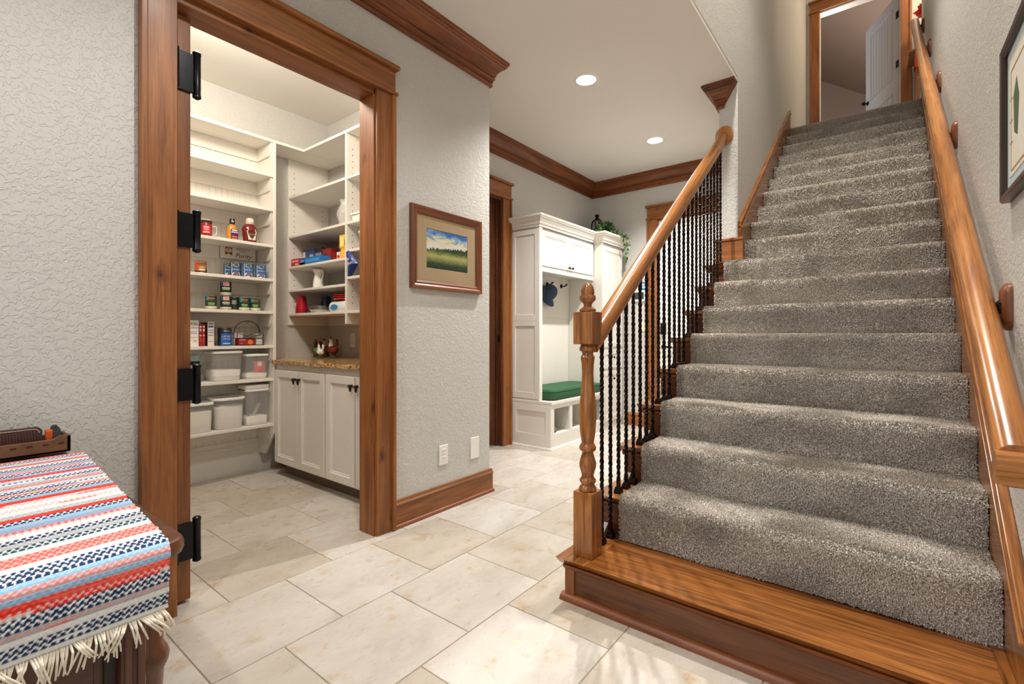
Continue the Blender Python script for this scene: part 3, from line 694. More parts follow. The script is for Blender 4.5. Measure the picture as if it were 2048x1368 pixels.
# tall locker
wp('locker', XH, XT-.02, Y1+.003, Y2, .0, 2.09)
wp('locker_side', XU, XT, Y1, Y1+.02, .03, 2.09)
for z0, z1 in ((.10, .66), (.69, .90), (.93, 2.055)):
    d = mk('locker_door', panel_mb(fx(XT-.02), Y1+.028, Y2-.02, z0, z1, .02, .05, .008), Wm, hb_)
    mk('knob', MB().lathe([(.006, 0), (.005, .010), (.013, .016), (.014, .022), (.006, .027)], (XT, Y1+.07 if z1 > 1 else (Y1+Y2)/2, (z0+.12 if z1 > 1 else z1-.09)), 14, Matrix.Rotation(PI/2, 4, 'Y')), M['bronze'], d, sm=True)
cp = [(0, 2.085), (.010, 2.085), (.012, 2.105), (.022, 2.112), (.026, 2.128), (.040, 2.150), (.052, 2.162), (.056, 2.172), (.062, 2.176), (.062, 2.196), (0, 2.196)]
mk('cornice', sweep(cp, [(XH, Y0-.01), (XU, Y0-.01), (XU, Y1), (XT, Y1), (XT, Y2), (XH, Y2)]), Wm, hb_)
wp('cornice_top', XH, XU, Y0, Y2, 2.176, 2.194); wp('cornice_top', XU, XT, Y1, Y2, 2.176, 2.194)
for y in (3.99, 4.289, 4.571):
    h = mk('coat_hook', MB().lathe([(.024, 0), (.024, .004), (.012, .010), (.008, .02)], (XH+.022, y, 1.612), 16, Matrix.Rotation(PI/2, 4, 'Y')), M['black'], hb_, sm=True)
    mk('hook_prong', MB().tube([(XH+.03, y, 1.610), (XH+.075, y-.006, 1.606), (XH+.098, y-.014, 1.628)], [.006, .0055, .008], 10).tube([(XH+.045, y, 1.608), (XH+.075, y+.022, 1.618), (XH+.085, y+.030, 1.634)], [.005, .005, .007], 10), M['black'], h, sm=True)
# cushion
rings = []
cx, cy = -2.655, 4.235
for z, s1 in ((.449, .95), (.456, .985), (.475, 1.0), (.510, 1.0), (.532, .985), (.543, .95), (.549, .80), (.551, .45)):
    rings.append([(cx + q[0]*s1, cy + q[1]*(1 - (1-s1)*.45), z + .004*math.sin(q[1]*9)) for q in rrect(.43, .99, .06, 5)])
cu = mk('bench_cushion', MB().frames(rings), M['green'], sm=True, label='dark green padded cushion on the hall bench', cat='cushion')
mk('piping', MB().tube([(cx + q[0]*.992, cy + q[1]*.997, .526 + .003*math.sin(q[1]*9)) for q in rrect(.43, .99, .06, 6)] + [(cx + .43/2*.992, cy + (.99/2-.06)*.997, .526)], .0045, 6), M['green'], cu, sm=True)
# caps on the hooks
def cap_hat(y, mat, label, tilt=0):
    t = thing('baseball_cap', label, 'cap', (XH+.10, y, 1.45), 'caps on the bench hooks')
    R_ = Matrix.Rotation(rad(70), 4, 'Y') @ Matrix.Rotation(rad(tilt), 4, 'Z')
    cr = MB(); rr_ = []
    for a in range(0, 91, 10):
        r = .088*math.cos(rad(a)) if a < 90 else .004; rr_.append((max(r, .004), .11*math.sin(rad(a))))
    cr.lathe(rr_, (0, 0, 0), 24, closed=False); cr.xf(lambda p: R_ @ Vector((p.x, p.y*.9, p.z)) + Vector((XH+.055, y, 1.515)))
    mk('crown', cr, mat, t, sm=True)
    bm_ = MB(); grid = []
    for j in range(6):
        for i in range(13):
            a = rad(-72 + 12*i); r = .086 + .068*j/5*max(.25, math.cos(a*.9)); grid.append((r*math.cos(a), r*math.sin(a)*.86, -.012*(j/5) - .035*(math.sin(a)**2)*(j/5)))
    bm_.add(grid, [(j*13+i, j*13+i+1, (j+1)*13+i+1, (j+1)*13+i) for j in range(5) for i in range(12)])
    n0 = len(bm_.v); bm_.v += [(p[0], p[1], p[2]-.004) for p in bm_.v[:n0]]; bm_.f += [tuple(i+n0 for i in f[::-1]) for f in bm_.f[:]]
    bm_.xf(lambda p: R_ @ p + Vector((XH+.055, y, 1.515)))
    mk('brim', bm_, mat, t, sm=True)
    mk('button', MB().lathe([(.007, 0), (.006, .004), (.001, .006)], tuple(R_ @ Vector((0, 0, .108)) + Vector((XH+.055, y, 1.515))), 10, R_), mat, t, sm=True)
cap_hat(4.26, M['denim'], 'faded blue cap hung brim-down from a bench hook', 8)
cap_hat(4.02, P(30, 30, 34, .9), 'black cap mostly hidden behind the bench side panel', -6)
# shoe in the first cubby
def shoe(x, y, z, s, label):
    t = thing('shoe', label, 'shoe', (x, y, z), 'shoes in the cubbies')
    sec = [(-.13, .030, .060), (-.10, .036, .085), (-.05, .036, .088), (0, .036, .070), (.05, .042, .052), (.10, .042, .044), (.135, .026, .032)]
    mk('upper', MB().frames([[(x + px*s + 0*math.cos(a), y + w*s*math.cos(a), z + .018 + max(0, h*s*(.5 + .5*math.sin(a)))) for a in [2*PI*k/12 for k in range(12)]] for px, w, h in sec]), P(120, 118, 116, .7), t, sm=True)
    mk('sole', MB().frames([[(x + px*s, y + w*1.06*s*math.cos(a), z + .010 + .010*math.sin(a)) for a in [2*PI*k/10 for k in range(10)]] for px, w, h in sec]), P(60, 58, 56, .8), t, sm=True)
shoe(XB-.17, 3.80, .141, 1.0, 'grey shoe inside the leftmost bench cubby')

# ---- ivy and lantern on the unit
ln = thing('lantern', 'black metal lantern standing among ivy on top of the locker', 'lantern', (-2.72, 5.12, 2.196))
lx, ly, lz = -2.72, 5.12, 2.196
mk('base', MB().lathe([(.07, lz), (.075, lz+.008), (.06, lz+.02)], (lx, ly, 0), 8), M['black'], ln)
for k in range(8):
    a = 2*PI*k/8
    mk('bar', MB().tube([(lx + r*math.cos(a), ly + r*math.sin(a), lz + z) for r, z in ((.06, .01), (.068, .10), (.07, .17), (.055, .225), (.02, .25))], .005, 6), M['black'], ln, sm=True)
mk('finial', MB().lathe([(.03, lz+.24), (.034, lz+.25), (.02, lz+.262), (.016, lz+.275), (.028, lz+.285), (.024, lz+.30), (.004, lz+.312)], (lx, ly, 0), 14), M['black'], ln, sm=True)
iv = thing('ivy_plant', 'trailing green and pale ivy spilling over the corner of the bench unit', 'plant', (-2.62, 5.08, 2.196))
leafg = NT('ivy_leaf'); leafg.set(Roughness=.5); q_ = leafg.coords(); nn = leafg.noise(q_, 34, 2)
leafg.color(leafg.ramp(nn, 'Fac', [(.3, srgb(30, 66, 30)), (.48, srgb(62, 110, 52)), (.6, srgb(120, 158, 96)), (.75, srgb(206, 214, 176))]), 0)
vines = []
rv = random.Random(3)
for k in range(38):
    a = rv.uniform(-.6, PI*.95); s0 = Vector((-2.64, 5.08, 2.22)); L_ = rv.uniform(.12, .30)
    e = s0 + Vector((math.sin(a)*L_*.6, -math.cos(a)*L_*.7 + .02, rv.uniform(.0, .16)))
    e.y = min(e.y, 5.29); vines.append([s0, (s0+e)/2 + Vector((0, 0, .06)), e])
vines.append([Vector(p) for p in ((-2.62, 5.0, 2.26), (-2.60, 4.86, 2.235), (-2.59, 4.74, 2.22), (-2.60, 4.66, 2.25))])
vines.append([Vector(p) for p in ((-2.62, 5.08, 2.24), (-2.45, 5.12, 2.235), (-2.37, 5.16, 2.18), (-2.365, 5.20, 2.10), (-2.375, 5.20, 2.02), (-2.38, 5.17, 1.95), (-2.385, 5.13, 1.90))])
vines.append([Vector(p) for p in ((-2.60, 5.05, 2.24), (-2.43, 5.05, 2.235), (-2.37, 5.08, 2.19), (-2.375, 5.11, 2.13), (-2.38, 5.15, 2.07))])
vm = MB(); lm = MB()
def leaf_at(p, s, d):
    u = d.orthogonal().normalized(); w = d.cross(u); ang = rv.random()*6.28; u, w = u*math.cos(ang)+w*math.sin(ang), w*math.cos(ang)-u*math.sin(ang)
    sh_ = [(0, 0, 0), (.34, .45, .05), (.95, .40, .02), (.55, .10, -.04), (1.25, 0, -.12), (.55, -.10, -.04), (.95, -.40, .02), (.34, -.45, .05)]
    sh_ = [(0, 0, 0), (.15, .5, .08), (.6, .62, .04), (.75, .32, 0), (1.2, 0, -.15), (.75, -.32, 0), (.6, -.62, .04), (.15, -.5, .08)]
    vs = [p + (d*a + u*b + w*c_)*s for a, b, c_ in sh_]; lm.add(vs + [p + d*s*.5], [(8, i, i+1) for i in range(7)] + [(8, 7, 0)])
for v in vines:
    vm.tube(v, .0025, 5)
    for i in range(len(v)-1):
        n_ = max(3, int((v[i+1]-v[i]).length/.022))
        for j in range(n_):
            p = v[i].lerp(v[i+1], j/n_) + Vector((rv.gauss(0, .008), rv.gauss(0, .008), rv.gauss(0, .006)))
            d = Vector((rv.uniform(.2, 1.2), rv.gauss(-.3, .6), rv.gauss(0, .6))).normalized(); leaf_at(p, rv.uniform(.026, .046), d)
mk('vine', vm, P(74, 84, 44, .7), iv, sm=True)
mk('foliage', lm, leafg.m, iv, recalc=False, kind='stuff')

# ---- wall panel, sign and switch on the far wall
ap = thing('alarm_panel', 'white wall alarm keypad with dark screen below a blue sticker', 'keypad', (-2.277, YF, 1.46))
mk('housing', MB().box(-2.363, -2.191, YF-.022, YF, 1.455, 1.582), M['plate'], ap, bev=.005)
mk('screen', MB().box(-2.347, -2.215, YF-.0235, YF-.02, 1.482, 1.562), P(46, 52, 58, .15), ap)
bs = thing('security_sticker', 'small round blue security sign above the alarm keypad', 'sign', (-2.237, YF, 1.60))
mk('disc', MB().lathe([(.052, 0), (.052, .003)], (-2.237, YF, 1.637), 8, Matrix.Rotation(PI/2, 4, 'X') @ Matrix.Rotation(rad(22.5), 4, 'Z')), P(44, 128, 190, .3), bs)
for z, w in ((1.655, .07), (1.637, .085), (1.618, .06)): mk('print', MB().box(-2.237-w/2, -2.237+w/2, YF-.0036, YF-.003, z-.005, z+.005), P(214, 230, 240, .4), bs)
sw = thing('light_switch', 'ivory light switch plate below the alarm keypad', 'light switch', (-2.242, YF, 1.09))
mk('plate', MB().box(-2.279, -2.206, YF-.006, YF, 1.10, 1.22), P(226, 214, 188), sw, bev=.002)
mk('rocker', MB().box(-2.258, -2.227, YF-.010, YF-.005, 1.127, 1.193), P(232, 222, 198), sw, bev=.003)

# ---- recessed ceiling lights in view
em = plain('lamp_lens_glow', (1, .95, .86, 1), .5, var=0, emit=26)
for (x, y, lab) in ((-1.728, 3.085, 'glowing recessed ceiling light nearer the pantry wall corner'), (-1.745, 4.452, 'glowing recessed ceiling light farther back near the far wall')):
    t = thing('recessed_light', lab, 'ceiling light', (x, y, CEIL), 'hall ceiling lights')
    mk('trim_ring', MB().lathe([(.066, CEIL-.001), (.070, CEIL-.007), (.084, CEIL-.006), (.090, CEIL-.001)], (x, y, 0), 32, closed=False), M['plate'], t, sm=True)
    mk('lens', MB().lathe([(.001, CEIL-.003), (.067, CEIL-.003)], (x, y, 0), 28, closed=False), em, t, recalc=False)
    lamp('hall_can_light', (x, y, CEIL-.02), 150, WARM, 'SPOT', .022, 128, (0, 0, 0), 1.0)
# ================================================================== PANTRY GOODS
tin = plain('tin_metal', srgb(176, 176, 174), .3, .9, var=.05)
WHT = P(238, 236, 230)
def face_phi(x, y): return math.atan2(-y, -x)
def can(x, y, z, r, h, col, label, group, prints=(), phi=None):
    t = thing('food_can', label, 'can', (x, y, z), group); phi = face_phi(x, y)*.8 if phi is None else phi
    mk('tin', MB().lathe([(r*.93, z), (r, z+.002), (r, z+.006), (r*.965, z+.008), (r*.965, z+h-.008), (r, z+h-.006), (r, z+h-.001), (r*.94, z+h), (r*.92, z+h-.004), (.001, z+h-.004)], (x, y, 0), 28, closed=False), tin, t, sm=True)
    s_ = mk('paper_label', MB().lathe([(r*.985, z+.008), (r*.985, z+h-.008)], (x, y, 0), 28, closed=False), col, t, sm=True)
    for p in prints:
        k, zf = p[0], p[1]; fn = on_cyl(x, y, z + h*zf, r*.987, phi + p[4] if len(p) > 4 else phi)
        if k == 'band':
            mk('label_band', MB().lathe([(r*.989, z+h*zf), (r*.989, z+h*p[2])], (x, y, 0), 28, closed=False), p[3], s_, sm=True)
        elif k == 'ell': print_on('label_print', MB().add([(a*b[0], a*b[1], 0) for a in (1,) for b in [(p[2][0]/2*math.cos(2*PI*q/20), p[2][1]/2*math.sin(2*PI*q/20)) for q in range(20)]], [tuple(range(20))]), fn, p[3], s_)
        elif k == 'rect': print_on('label_print', patch_mb(p[2][0], p[2][1], 8), fn, p[3], s_)
        elif k == 'beans':
            rb_ = random.Random(int(x*-1000 + y*977)); m_ = MB()
            for q in range(7):
                cx_, cy_ = rb_.uniform(-.014, .014), rb_.uniform(-.006, .006)
                m_.add([(cx_ + .005*math.cos(a*PI/4), cy_ + .0034*math.sin(a*PI/4), 0) for a in range(8)], [tuple(range(8))])
            fn2 = on_cyl(x, y, z + h*zf, r*.993, phi); print_on('label_print', m_, fn2, p[3], s_)
        else: text_on('label_text', k, p[2], on_cyl(x, y, z + h*zf, r*.995, phi), p[3], s_)
    return t
YEL, GRN, NVY, TEAL = P(226, 190, 70), P(40, 84, 44), P(26, 38, 70), P(70, 140, 150)
# shelf with beans
can(-3.75, 1.281, 1.493, .0365, .088, P(150, 104, 66), 'brown baked-bean tin standing alone beside the pantry door hinge', 'tins on the sign shelf',
    [('band', .0, .35, P(66, 42, 30)), ('rect', .55, (.030, .06), P(206, 84, 40), -.75), ("BUSH'S", .74, .017, P(40, 26, 20)), ('rect', .28, (.05, .014), P(222, 196, 150)), ('rect', .48, (.048, .008), P(210, 170, 120))])
bl = P(38, 96, 158)
for k, (x, y, dk, lab) in enumerate(((-3.845, 1.500, 1, 'blue chili-bean tin farthest back and left, half hidden by the next'), (-3.78, 1.520, 1, 'blue chili-bean tin second from left of the four'),
                                 (-3.74, 1.590, 0, 'blue chili-bean tin second from right of the four'), (-3.735, 1.678, 0, 'rightmost blue chili-bean tin by the shelf end'))):
    can(x, y, 1.493, .0365, .108, bl if not dk else P(34, 78, 130), lab, 'blue bean tins', [('ell', .78, (.040, .026), YEL), ('ell', .79, (.030, .014), GRN), ('rect', .5, (.008, .09), P(170, 200, 220), -.85), ('Chili Beans', .50, .013, WHT), ('ell', .17, (.054, .036), P(238, 226, 210)), ('beans', .17, 0, P(196, 92, 44))])
# vegetable tins
def veg(x, y, z, lab, top=None):
    can(x, y, z, .036, .100, P(34, 62, 36), lab, 'green vegetable tins', [('band', .0, .22, P(214, 204, 176)), ('rect', .80, (.018, .036), TEAL, -.72), ('ell', .76, (.044, .026), P(196, 52, 40)), ('Del Monte', .76, .0085, WHT), ('rect', .42, (.042, .007), P(150, 190, 120)), ('rect', .32, (.036, .006), P(130, 176, 110)), ('ell', .12, (.030, .014), P(236, 228, 206))])
veg(-3.745, 1.342, 1.247, 'green vegetable tin with red badge, left of the stacked pair')
veg(-3.745, 1.563, 1.247, 'green vegetable tin with red badge, just right of the stacked pair')
veg(-3.745, 1.640, 1.247, 'green vegetable tin with red badge at the right end of its shelf')
for z, lab in ((1.247, 'dark tin with pink panel, lower of the stacked pair'), (1.351, 'dark tin with pink panel, upper of the stacked pair')):
    can(-3.745, 1.438, z, .0365, .103, P(38, 42, 38), lab, 'stacked dark tins', [('rect', .78, (.040, .026), P(226, 176, 176)), ('Libby', .78, .013, P(150, 40, 50)), ('rect', .78, (.012, .024), P(80, 120, 180), -.85), ('rect', .50, (.050, .009), P(196, 200, 186)), ('rect', .40, (.044, .006), P(150, 190, 120)), ('band', .0, .20, P(196, 186, 160))])
can(-3.80, 1.513, 1.247, .034, .100, P(48, 46, 42), 'dark tin tucked behind between the stacked pair and the green tins', 'stacked dark tins', [('rect', .6, (.03, .03), P(150, 150, 146))])
# candle mug, sauce and ketchup
t = thing('candle_jar', 'red candle in glass mug with white lid beside the black hinge', 'candle', (-3.76, 1.315, 1.752)); x, y, z = -3.76, 1.315, 1.752
mk('jar', MB().lathe([(.030, z), (.038, z+.006), (.039, z+.085), (.034, z+.096), (.034, z+.104)], (x, y, 0), 28), P(140, 16, 22, .1, coat=.6), t, sm=True)
mk('lid', MB().lathe([(.037, z+.100), (.039, z+.104), (.039, z+.116), (.030, z+.120)], (x, y, 0), 28), P(58, 52, 50, .4), t, sm=True)
mk('lid_top', MB().lathe([(.036, z+.1165), (.030, z+.122), (.004, z+.123)], (x, y, 0), 24), WHT, t, sm=True)
mk('handle', MB().tube([(x + .012, y + .036, z+.080), (x + .016, y + .058, z+.082), (x + .016, y + .064, z+.055), (x + .014, y + .056, z+.022), (x + .012, y + .036, z+.020)], .0045, 8), P(212, 204, 198, .1, coat=.5), t, sm=True)
pl = mk('sticker', patch_mb(.050, .055, 8).xf(lambda p: on_cyl(x, y, z+.048, .0395, -.22)(p.x, p.y)), P(204, 38, 42, .3), t, recalc=False)
for zz, w, hh in ((.066, .034, .010), (.050, .028, .007), (.032, .040, .008)): print_on('print', patch_mb(w, hh, 6), on_cyl(x, y, z+zz, .0402, -.22), P(236, 190, 190), pl)
def bottle(name, label, x, y, z, body, capp, prof, cprof, sy=1, cat='bottle'):
    t = thing(name, label, cat, (x, y, z))
    mk('bottle_body', MB().lathe([(r, z+h) for r, h in prof], (x, y, 0), 28, sx=.72, sy=sy), body, t, sm=True)
    mk('cap', MB().lathe([(r, z+h) for r, h in cprof], (x, y, 0), 22), capp, t, sm=True)
    return t
x, y, z = -3.76, 1.487, 1.752
t = bottle('sauce_bottle', 'orange sauce bottle with purple label and black cap', x, y, z, P(206, 138, 44, .25), P(24, 22, 24, .3), [(.030, 0), (.037, .006), (.037, .075), (.033, .095), (.022, .112), (.015, .120), (.015, .126)], [(.017, .124), (.0175, .128), (.0175, .158), (.015, .162)])
pl = mk('sticker', patch_mb(.050, .078, 8).xf(lambda p: Vector((x + .0275 + .0006 - p.x*p.x*8, y + p.x + .006, z + .046 + p.y))), P(72, 34, 72, .35), t, recalc=False)
for zz, w, hh, c_ in ((.076, .036, .010, P(230, 210, 226)), (.062, .044, .008, P(214, 196, 216)), (.030, .034, .010, P(222, 110, 50)), (.014, .038, .007, P(220, 140, 90))): mk('print', patch_mb(w, hh, 6).xf(lambda p: Vector((x + .029 - p.x*p.x*8, y + p.x + .006, z + zz + p.y))), c_, pl, recalc=False)
mk('cap_mark', patch_mb(.016, .010, 6).xf(lambda p: on_cyl(x, y, z+.140, .0178, -.2)(p.x, p.y)), P(190, 190, 196), t, recalc=False)
x, y, z = -3.755, 1.607, 1.752
t = bottle('ketchup_bottle', 'large red ketchup bottle with cream keystone label and white cap', x, y, z, P(112, 22, 20, .18, coat=.4), P(226, 214, 196, .4), [(.040, 0), (.046, .006), (.048, .03), (.055, .095), (.054, .108), (.044, .126), (.028, .140), (.022, .146), (.022, .152)], [(.027, .148), (.029, .152), (.029, .162), (.026, .166), (.026, .182), (.022, .186)])
mk('neck_band', MB().lathe([(.0275, z+.140), (.0285, z+.141), (.0285, z+.150)], (x, y, 0), 22, closed=False, sx=.9), P(214, 190, 170), t, sm=True)
ks = [(-.024, -.040), (.024, -.040), (.034, .020), (.036, .026), (.030, .026), (.028, .040), (-.028, .040), (-.030, .026), (-.036, .026), (-.034, .020)]
xf_ = lambda a, b, e=0: Vector((x + .0405 + e - a*a*8.5 + max(0, b+.01)*.05, y + a, z + .062 + b))
pl = mk('keystone_label', MB().add([(p[0], p[1], 0) for p in ks], [tuple(range(10))]).xf(lambda p: xf_(p.x, p.y)), P(232, 222, 204), t, recalc=False)
text_on('label_text', 'HEINZ', .014, lambda a, b: xf_(a, b + .028, .0008), P(70, 40, 30), pl); text_on('label_text', 'TOMATO', .009, lambda a, b: xf_(a, b + .014, .0008), P(110, 60, 50), pl)
print_on('label_print', patch_mb(.050, .012, 6), lambda a, b: xf_(a, b, .0008), P(120, 104, 84), pl); print_on('label_print', ell_mb(.014, .012), lambda a, b: xf_(a, b - .026, .0008), P(80, 60, 44), pl)
text_on('label_text', 'KETCHUP', .008, lambda a, b: xf_(a, b - .014, .0008), P(110, 50, 40), pl)
# tin sign leaning on the back
t = thing('store_sign', 'small white metal sign lettered Purity leaning on the shelf back', 'sign', (-3.915, 1.59, 1.66)); sx_ = -3.912
mk('plate', MB().box(sx_-.003, sx_, 1.459, 1.722, 1.640, 1.742), P(240, 236, 228, .35), t, bev=.001)
for a in ((1.459, 1.722, 1.739, 1.742), (1.459, 1.722, 1.640, 1.643), (1.459, 1.462, 1.640, 1.742), (1.719, 1.722, 1.640, 1.742)): mk('border', MB().box(sx_, sx_+.0012, *a), P(60, 44, 40), t)
mk('ribbon_badge', MB().prism([(1.498, 1.668), (1.522, 1.684), (1.547, 1.668), (1.547, 1.732), (1.498, 1.732)], 'x', sx_, sx_+.0010), P(150, 72, 46), t)
print_on('badge_oval', ell_mb(.044, .034), on_x(sx_+.0014, 1.5225, 1.707), P(230, 214, 196), t)
text_on('sign_text', 'P', .032, on_x(sx_+.0018, 1.5225, 1.707), P(96, 36, 30), t)
text_on('sign_text', "WE'RE GLAD YOU", .0165, on_x(sx_+.0014, 1.625, 1.722), P(60, 44, 40), t, width=.105)
text_on('sign_text', 'SHOP AT', .0145, on_x(sx_+.0014, 1.625, 1.705), P(60, 44, 40), t, width=.052)
text_on('sign_text', 'Purity', .046, on_x(sx_+.0014, 1.625, 1.674), P(112, 30, 30), t, shear=.35, width=.125)
# boxes, canister and basket
def carton(label, x0, x1, y0, y1, z, h, mat, group='cartons on the basket shelf', name='carton'):
    t = thing(name, label, 'box', ((x0+x1)/2, (y0+y1)/2, z), group); mk('box_body', MB().box(x0, x1, y0, y1, z, z+h), mat, t, bev=.001); return t
z = .988
t = carton('white printed carton cut off by the doorway jamb', -3.86, -3.74, 1.195, 1.264, z, .180, P(232, 226, 220))
text_on('print', 'Kills', .026, on_x(-3.7394, 1.238, z+.155), P(50, 50, 54), t, width=.042); text_on('print', 'AAAA', .020, on_x(-3.7394, 1.238, z+.128), P(60, 60, 64), t, width=.040)
for zz, hh in ((.098, .004), (.086, .004), (.062, .002)): mk('print', MB().box(-3.7396, -3.7393, 1.20, 1.258, z+zz, z+zz+hh), P(130, 150, 180), t)
text_on('print', 'Qty', .016, on_x(-3.7394, 1.243, z+.038), P(60, 90, 80), t)
for k, (a, b) in enumerate(((1.268, 1.286), (1.288, 1.306))):
    t = carton('narrow red carton, %s of the two between white cartons' % ('left' if k == 0 else 'right'), -3.86, -3.745, a, b, z, .155, P(150, 40, 38))
    for zz, hh, c_ in ((.130, .012, P(236, 220, 214)), (.105, .016, P(214, 190, 186)), (.070, .010, P(220, 170, 150)), (.030, .030, P(186, 62, 44))): mk('print', MB().box(-3.7452, -3.7446, a+.003, b-.003, z+zz, z+zz+hh), c_, t)
t = carton('tall pale carton with dark blue patch, right of the red cartons', -3.86, -3.735, 1.318, 1.358, z, .170, P(224, 216, 212))
mk('dark_side', MB().box(-3.859, -3.737, 1.3165, 1.318, z+.002, z+.168), P(84, 40, 44), t)
for zz, hh, c_ in ((.130, .015, P(70, 90, 120)), (.152, .010, P(90, 96, 104)), (.108, .008, P(150, 150, 150)), (.094, .004, P(60, 60, 60)), (.074, .004, P(60, 60, 60)), (.030, .006, P(170, 160, 160))): mk('print', MB().box(-3.7352, -3.7346, 1.322, 1.354, z+zz, z+zz+hh), c_, t)
t = thing('salt_canister', 'blue canister with black upper band next to the wire basket', 'canister', (-3.77, 1.44, z)); x, y = -3.77, 1.440
mk('tube', MB().lathe([(.042, z), (.044, z+.003), (.044, z+.126), (.042, z+.129)], (x, y, 0), 28), P(34, 34, 38, .4), t, sm=True)
pl = mk('blue_wrap', patch_mb(.084, .088, 12).xf(lambda p: on_cyl(x, y, z+.046, .0445, .05)(p.x, p.y)), P(36, 98, 172), t, recalc=False)
text_on('print', 'LITE SALT', .015, on_cyl(x, y, z+.068, .0452, -.05), WHT, pl); text_on('print', 'MIXTURE', .012, on_cyl(x, y, z+.050, .0452, -.05), WHT, pl); text_on('print', 'Morton', .014, on_cyl(x, y, z+.106, .0452, .0), P(230, 226, 224), t)
print_on('print', patch_mb(.050, .008, 8), on_cyl(x, y, z+.018, .0452, -.05), P(190, 212, 232), pl)
t = thing('wire_basket', 'dark wire basket with arched handle holding packets', 'basket', (-3.76, 1.597, z)); Wd = P(58, 30, 24, .4, metal=.5)
y0, y1, xa, xb = 1.505, 1.690, -3.83, -3.72
for zz in (.003, .055): mk('wire_rim', MB().tube([(xa, y0, z+zz), (xb, y0, z+zz), (xb, y1, z+zz), (xa, y1, z+zz), (xa, y0, z+zz)], .0022, 6), Wd, t)
for xx, yy in ((xa, y0), (xb, y0), (xb, y1), (xa, y1)): mk('wire_post', MB().tube([(xx, yy, z), (xx, yy, z+.095)], .0022, 6), Wd, t)
for k, xx in enumerate((xa, xb)):
    mk('wire_rim', MB().tube([(xx, y0, z+.095), (xx, (y0+y1)/2, z+.060), (xx, y1, z+.095)], .002, 6), Wd, t)
mk('wire_handle', MB().tube([((xa+xb)/2, (y0+y1)/2 - .0925*math.cos(a), z + .095 + .088*math.sin(a)) for a in [PI*k/16 for k in range(17)]], .0026, 6), Wd, t, sm=True)
mk('handle_loop', MB().tube([((xa+xb)/2, (y0+y1)/2 + .009*math.cos(a), z + .176 + .009*math.sin(a)) for a in [2*PI*k/10 for k in range(11)]], .002, 6), Wd, t)
t = carton('red printed packet lying in the wire basket', -3.775, -3.724, 1.512, 1.632, z+.004, .050, P(150, 26, 28), 'packets in the wire basket', 'packet')
text_on('print', 'CLASSIC', .014, on_x(-3.7234, 1.545, z+.042), WHT, t, width=.045); mk('print', MB().lathe([(.018, 0), (.0185, .0005)], (-3.7238, 1.598, z+.026), 14, Matrix.Rotation(PI/2, 4, 'Y')), P(222, 120, 40), t)
text_on('print', 'MEAL', .009, on_x(-3.7234, 1.536, z+.016), P(232, 200, 190), t)
t = carton('grey speckled packet at right end of the wire basket', -3.785, -3.724, 1.640, 1.684, z+.004, .085, P(178, 174, 172), 'packets in the wire basket', 'packet')
text_on('print', 'JUMBO', .011, on_x(-3.7234, 1.662, z+.075), P(50, 46, 46), t, width=.036)
for k in range(14): mk('print', MB().box(-3.7238, -3.7233, 1.644 + .0055*(k % 7), 1.648 + .0055*(k % 7), z+.012+.020*(k // 7)+.006*(k % 2), z+.020+.020*(k // 7)+.006*(k % 2)), P(226, 224, 222), t)
t = carton('white packet standing at left of the wire basket', -3.80, -3.785, 1.512, 1.572, z+.004, .092, P(226, 226, 228), 'packets in the wire basket', 'packet')
# clear tubs
clear = plain('clear_plastic', srgb(226, 226, 224), .12, var=.02, alpha=.24); flour = plain('white_flour', srgb(240, 236, 230), .95, var=.03, scale=60)
def tub(label, cx, cy, z, wx_, wy_, h, fill, rr_=.03, lid='rim', lidmat=WHT, bumpy=.012, seed=1):
    t = thing('storage_tub', label, 'tub', (cx, cy, z), 'clear pantry tubs')
    O = [(zz, s1) for zz, s1 in ((0, .86), (.008, .90), (h*.5, .95), (h-.014, 1.0))]
    mk('tub_shell', MB().frames([[(cx + q[0]*s1, cy + q[1]*s1, z + zz) for q in rrect(wx_, wy_, rr_, 4)] for zz, s1 in O], caps=False), clear, t, sm=True, recalc=False)
    fr_ = []; nn_ = [(0.003, .85), (.010, .885), (fill*.6, .925), (fill, .935)]
    m_ = MB().frames([[(cx + q[0]*s1, cy + q[1]*s1, z + zz + (bumpy*noise.noise(Vector((q[0]*22 + seed, q[1]*22, 1))) if zz == fill else 0)) for q in rrect(wx_, wy_, rr_, 4)] for zz, s1 in nn_] +
                     [[(cx + q[0]*s1, cy + q[1]*s1, z + fill + bumpy*(.3 + noise.noise(Vector((q[0]*s1*26 + seed, q[1]*s1*26, 3))))) for q in rrect(wx_, wy_, rr_, 4)] for s1 in (.75, .5, .25, .05)])
    mk('contents', m_, flour, t, sm=True)
    mk('lid', MB().frames([[(cx + q[0]*s1, cy + q[1]*s1, z + h + zz) for q in rrect(wx_, wy_, rr_, 4)] for zz, s1 in ((-.016, 1.01), (-.016, 1.05), (-.004, 1.06), (0, 1.03), (.001, .9), (-.004, .88), (-.004, .3))]), lidmat, t, sm=True)
    return t
tub('large clear flour tub on the upper tub shelf', -3.78, 1.434, .739, .18, .200, .212, .075, seed=2)
t = tub('smaller clear tub with red and blue label on upper tub shelf', -3.77, 1.640, .739, .15, .165, .186, .040, seed=5)
mk('red_label', patch_mb(.075, .085, 8).xf(lambda p: Vector((-3.70 - p.x*p.x*4, 1.655 + p.x, .828 + p.y))), P(216, 106, 90), t, recalc=False)
mk('blue_label', patch_mb(.034, .060, 4).xf(lambda p: Vector((-3.708 - p.x*p.x*4, 1.606 + p.x, .834 + p.y))), P(96, 100, 128), t, recalc=False)
print_on('label_mark', ell_mb(.034, .034), lambda a, b: Vector((-3.6992 - a*a*4, 1.655 + a, .850 + b)), P(232, 224, 222), t)
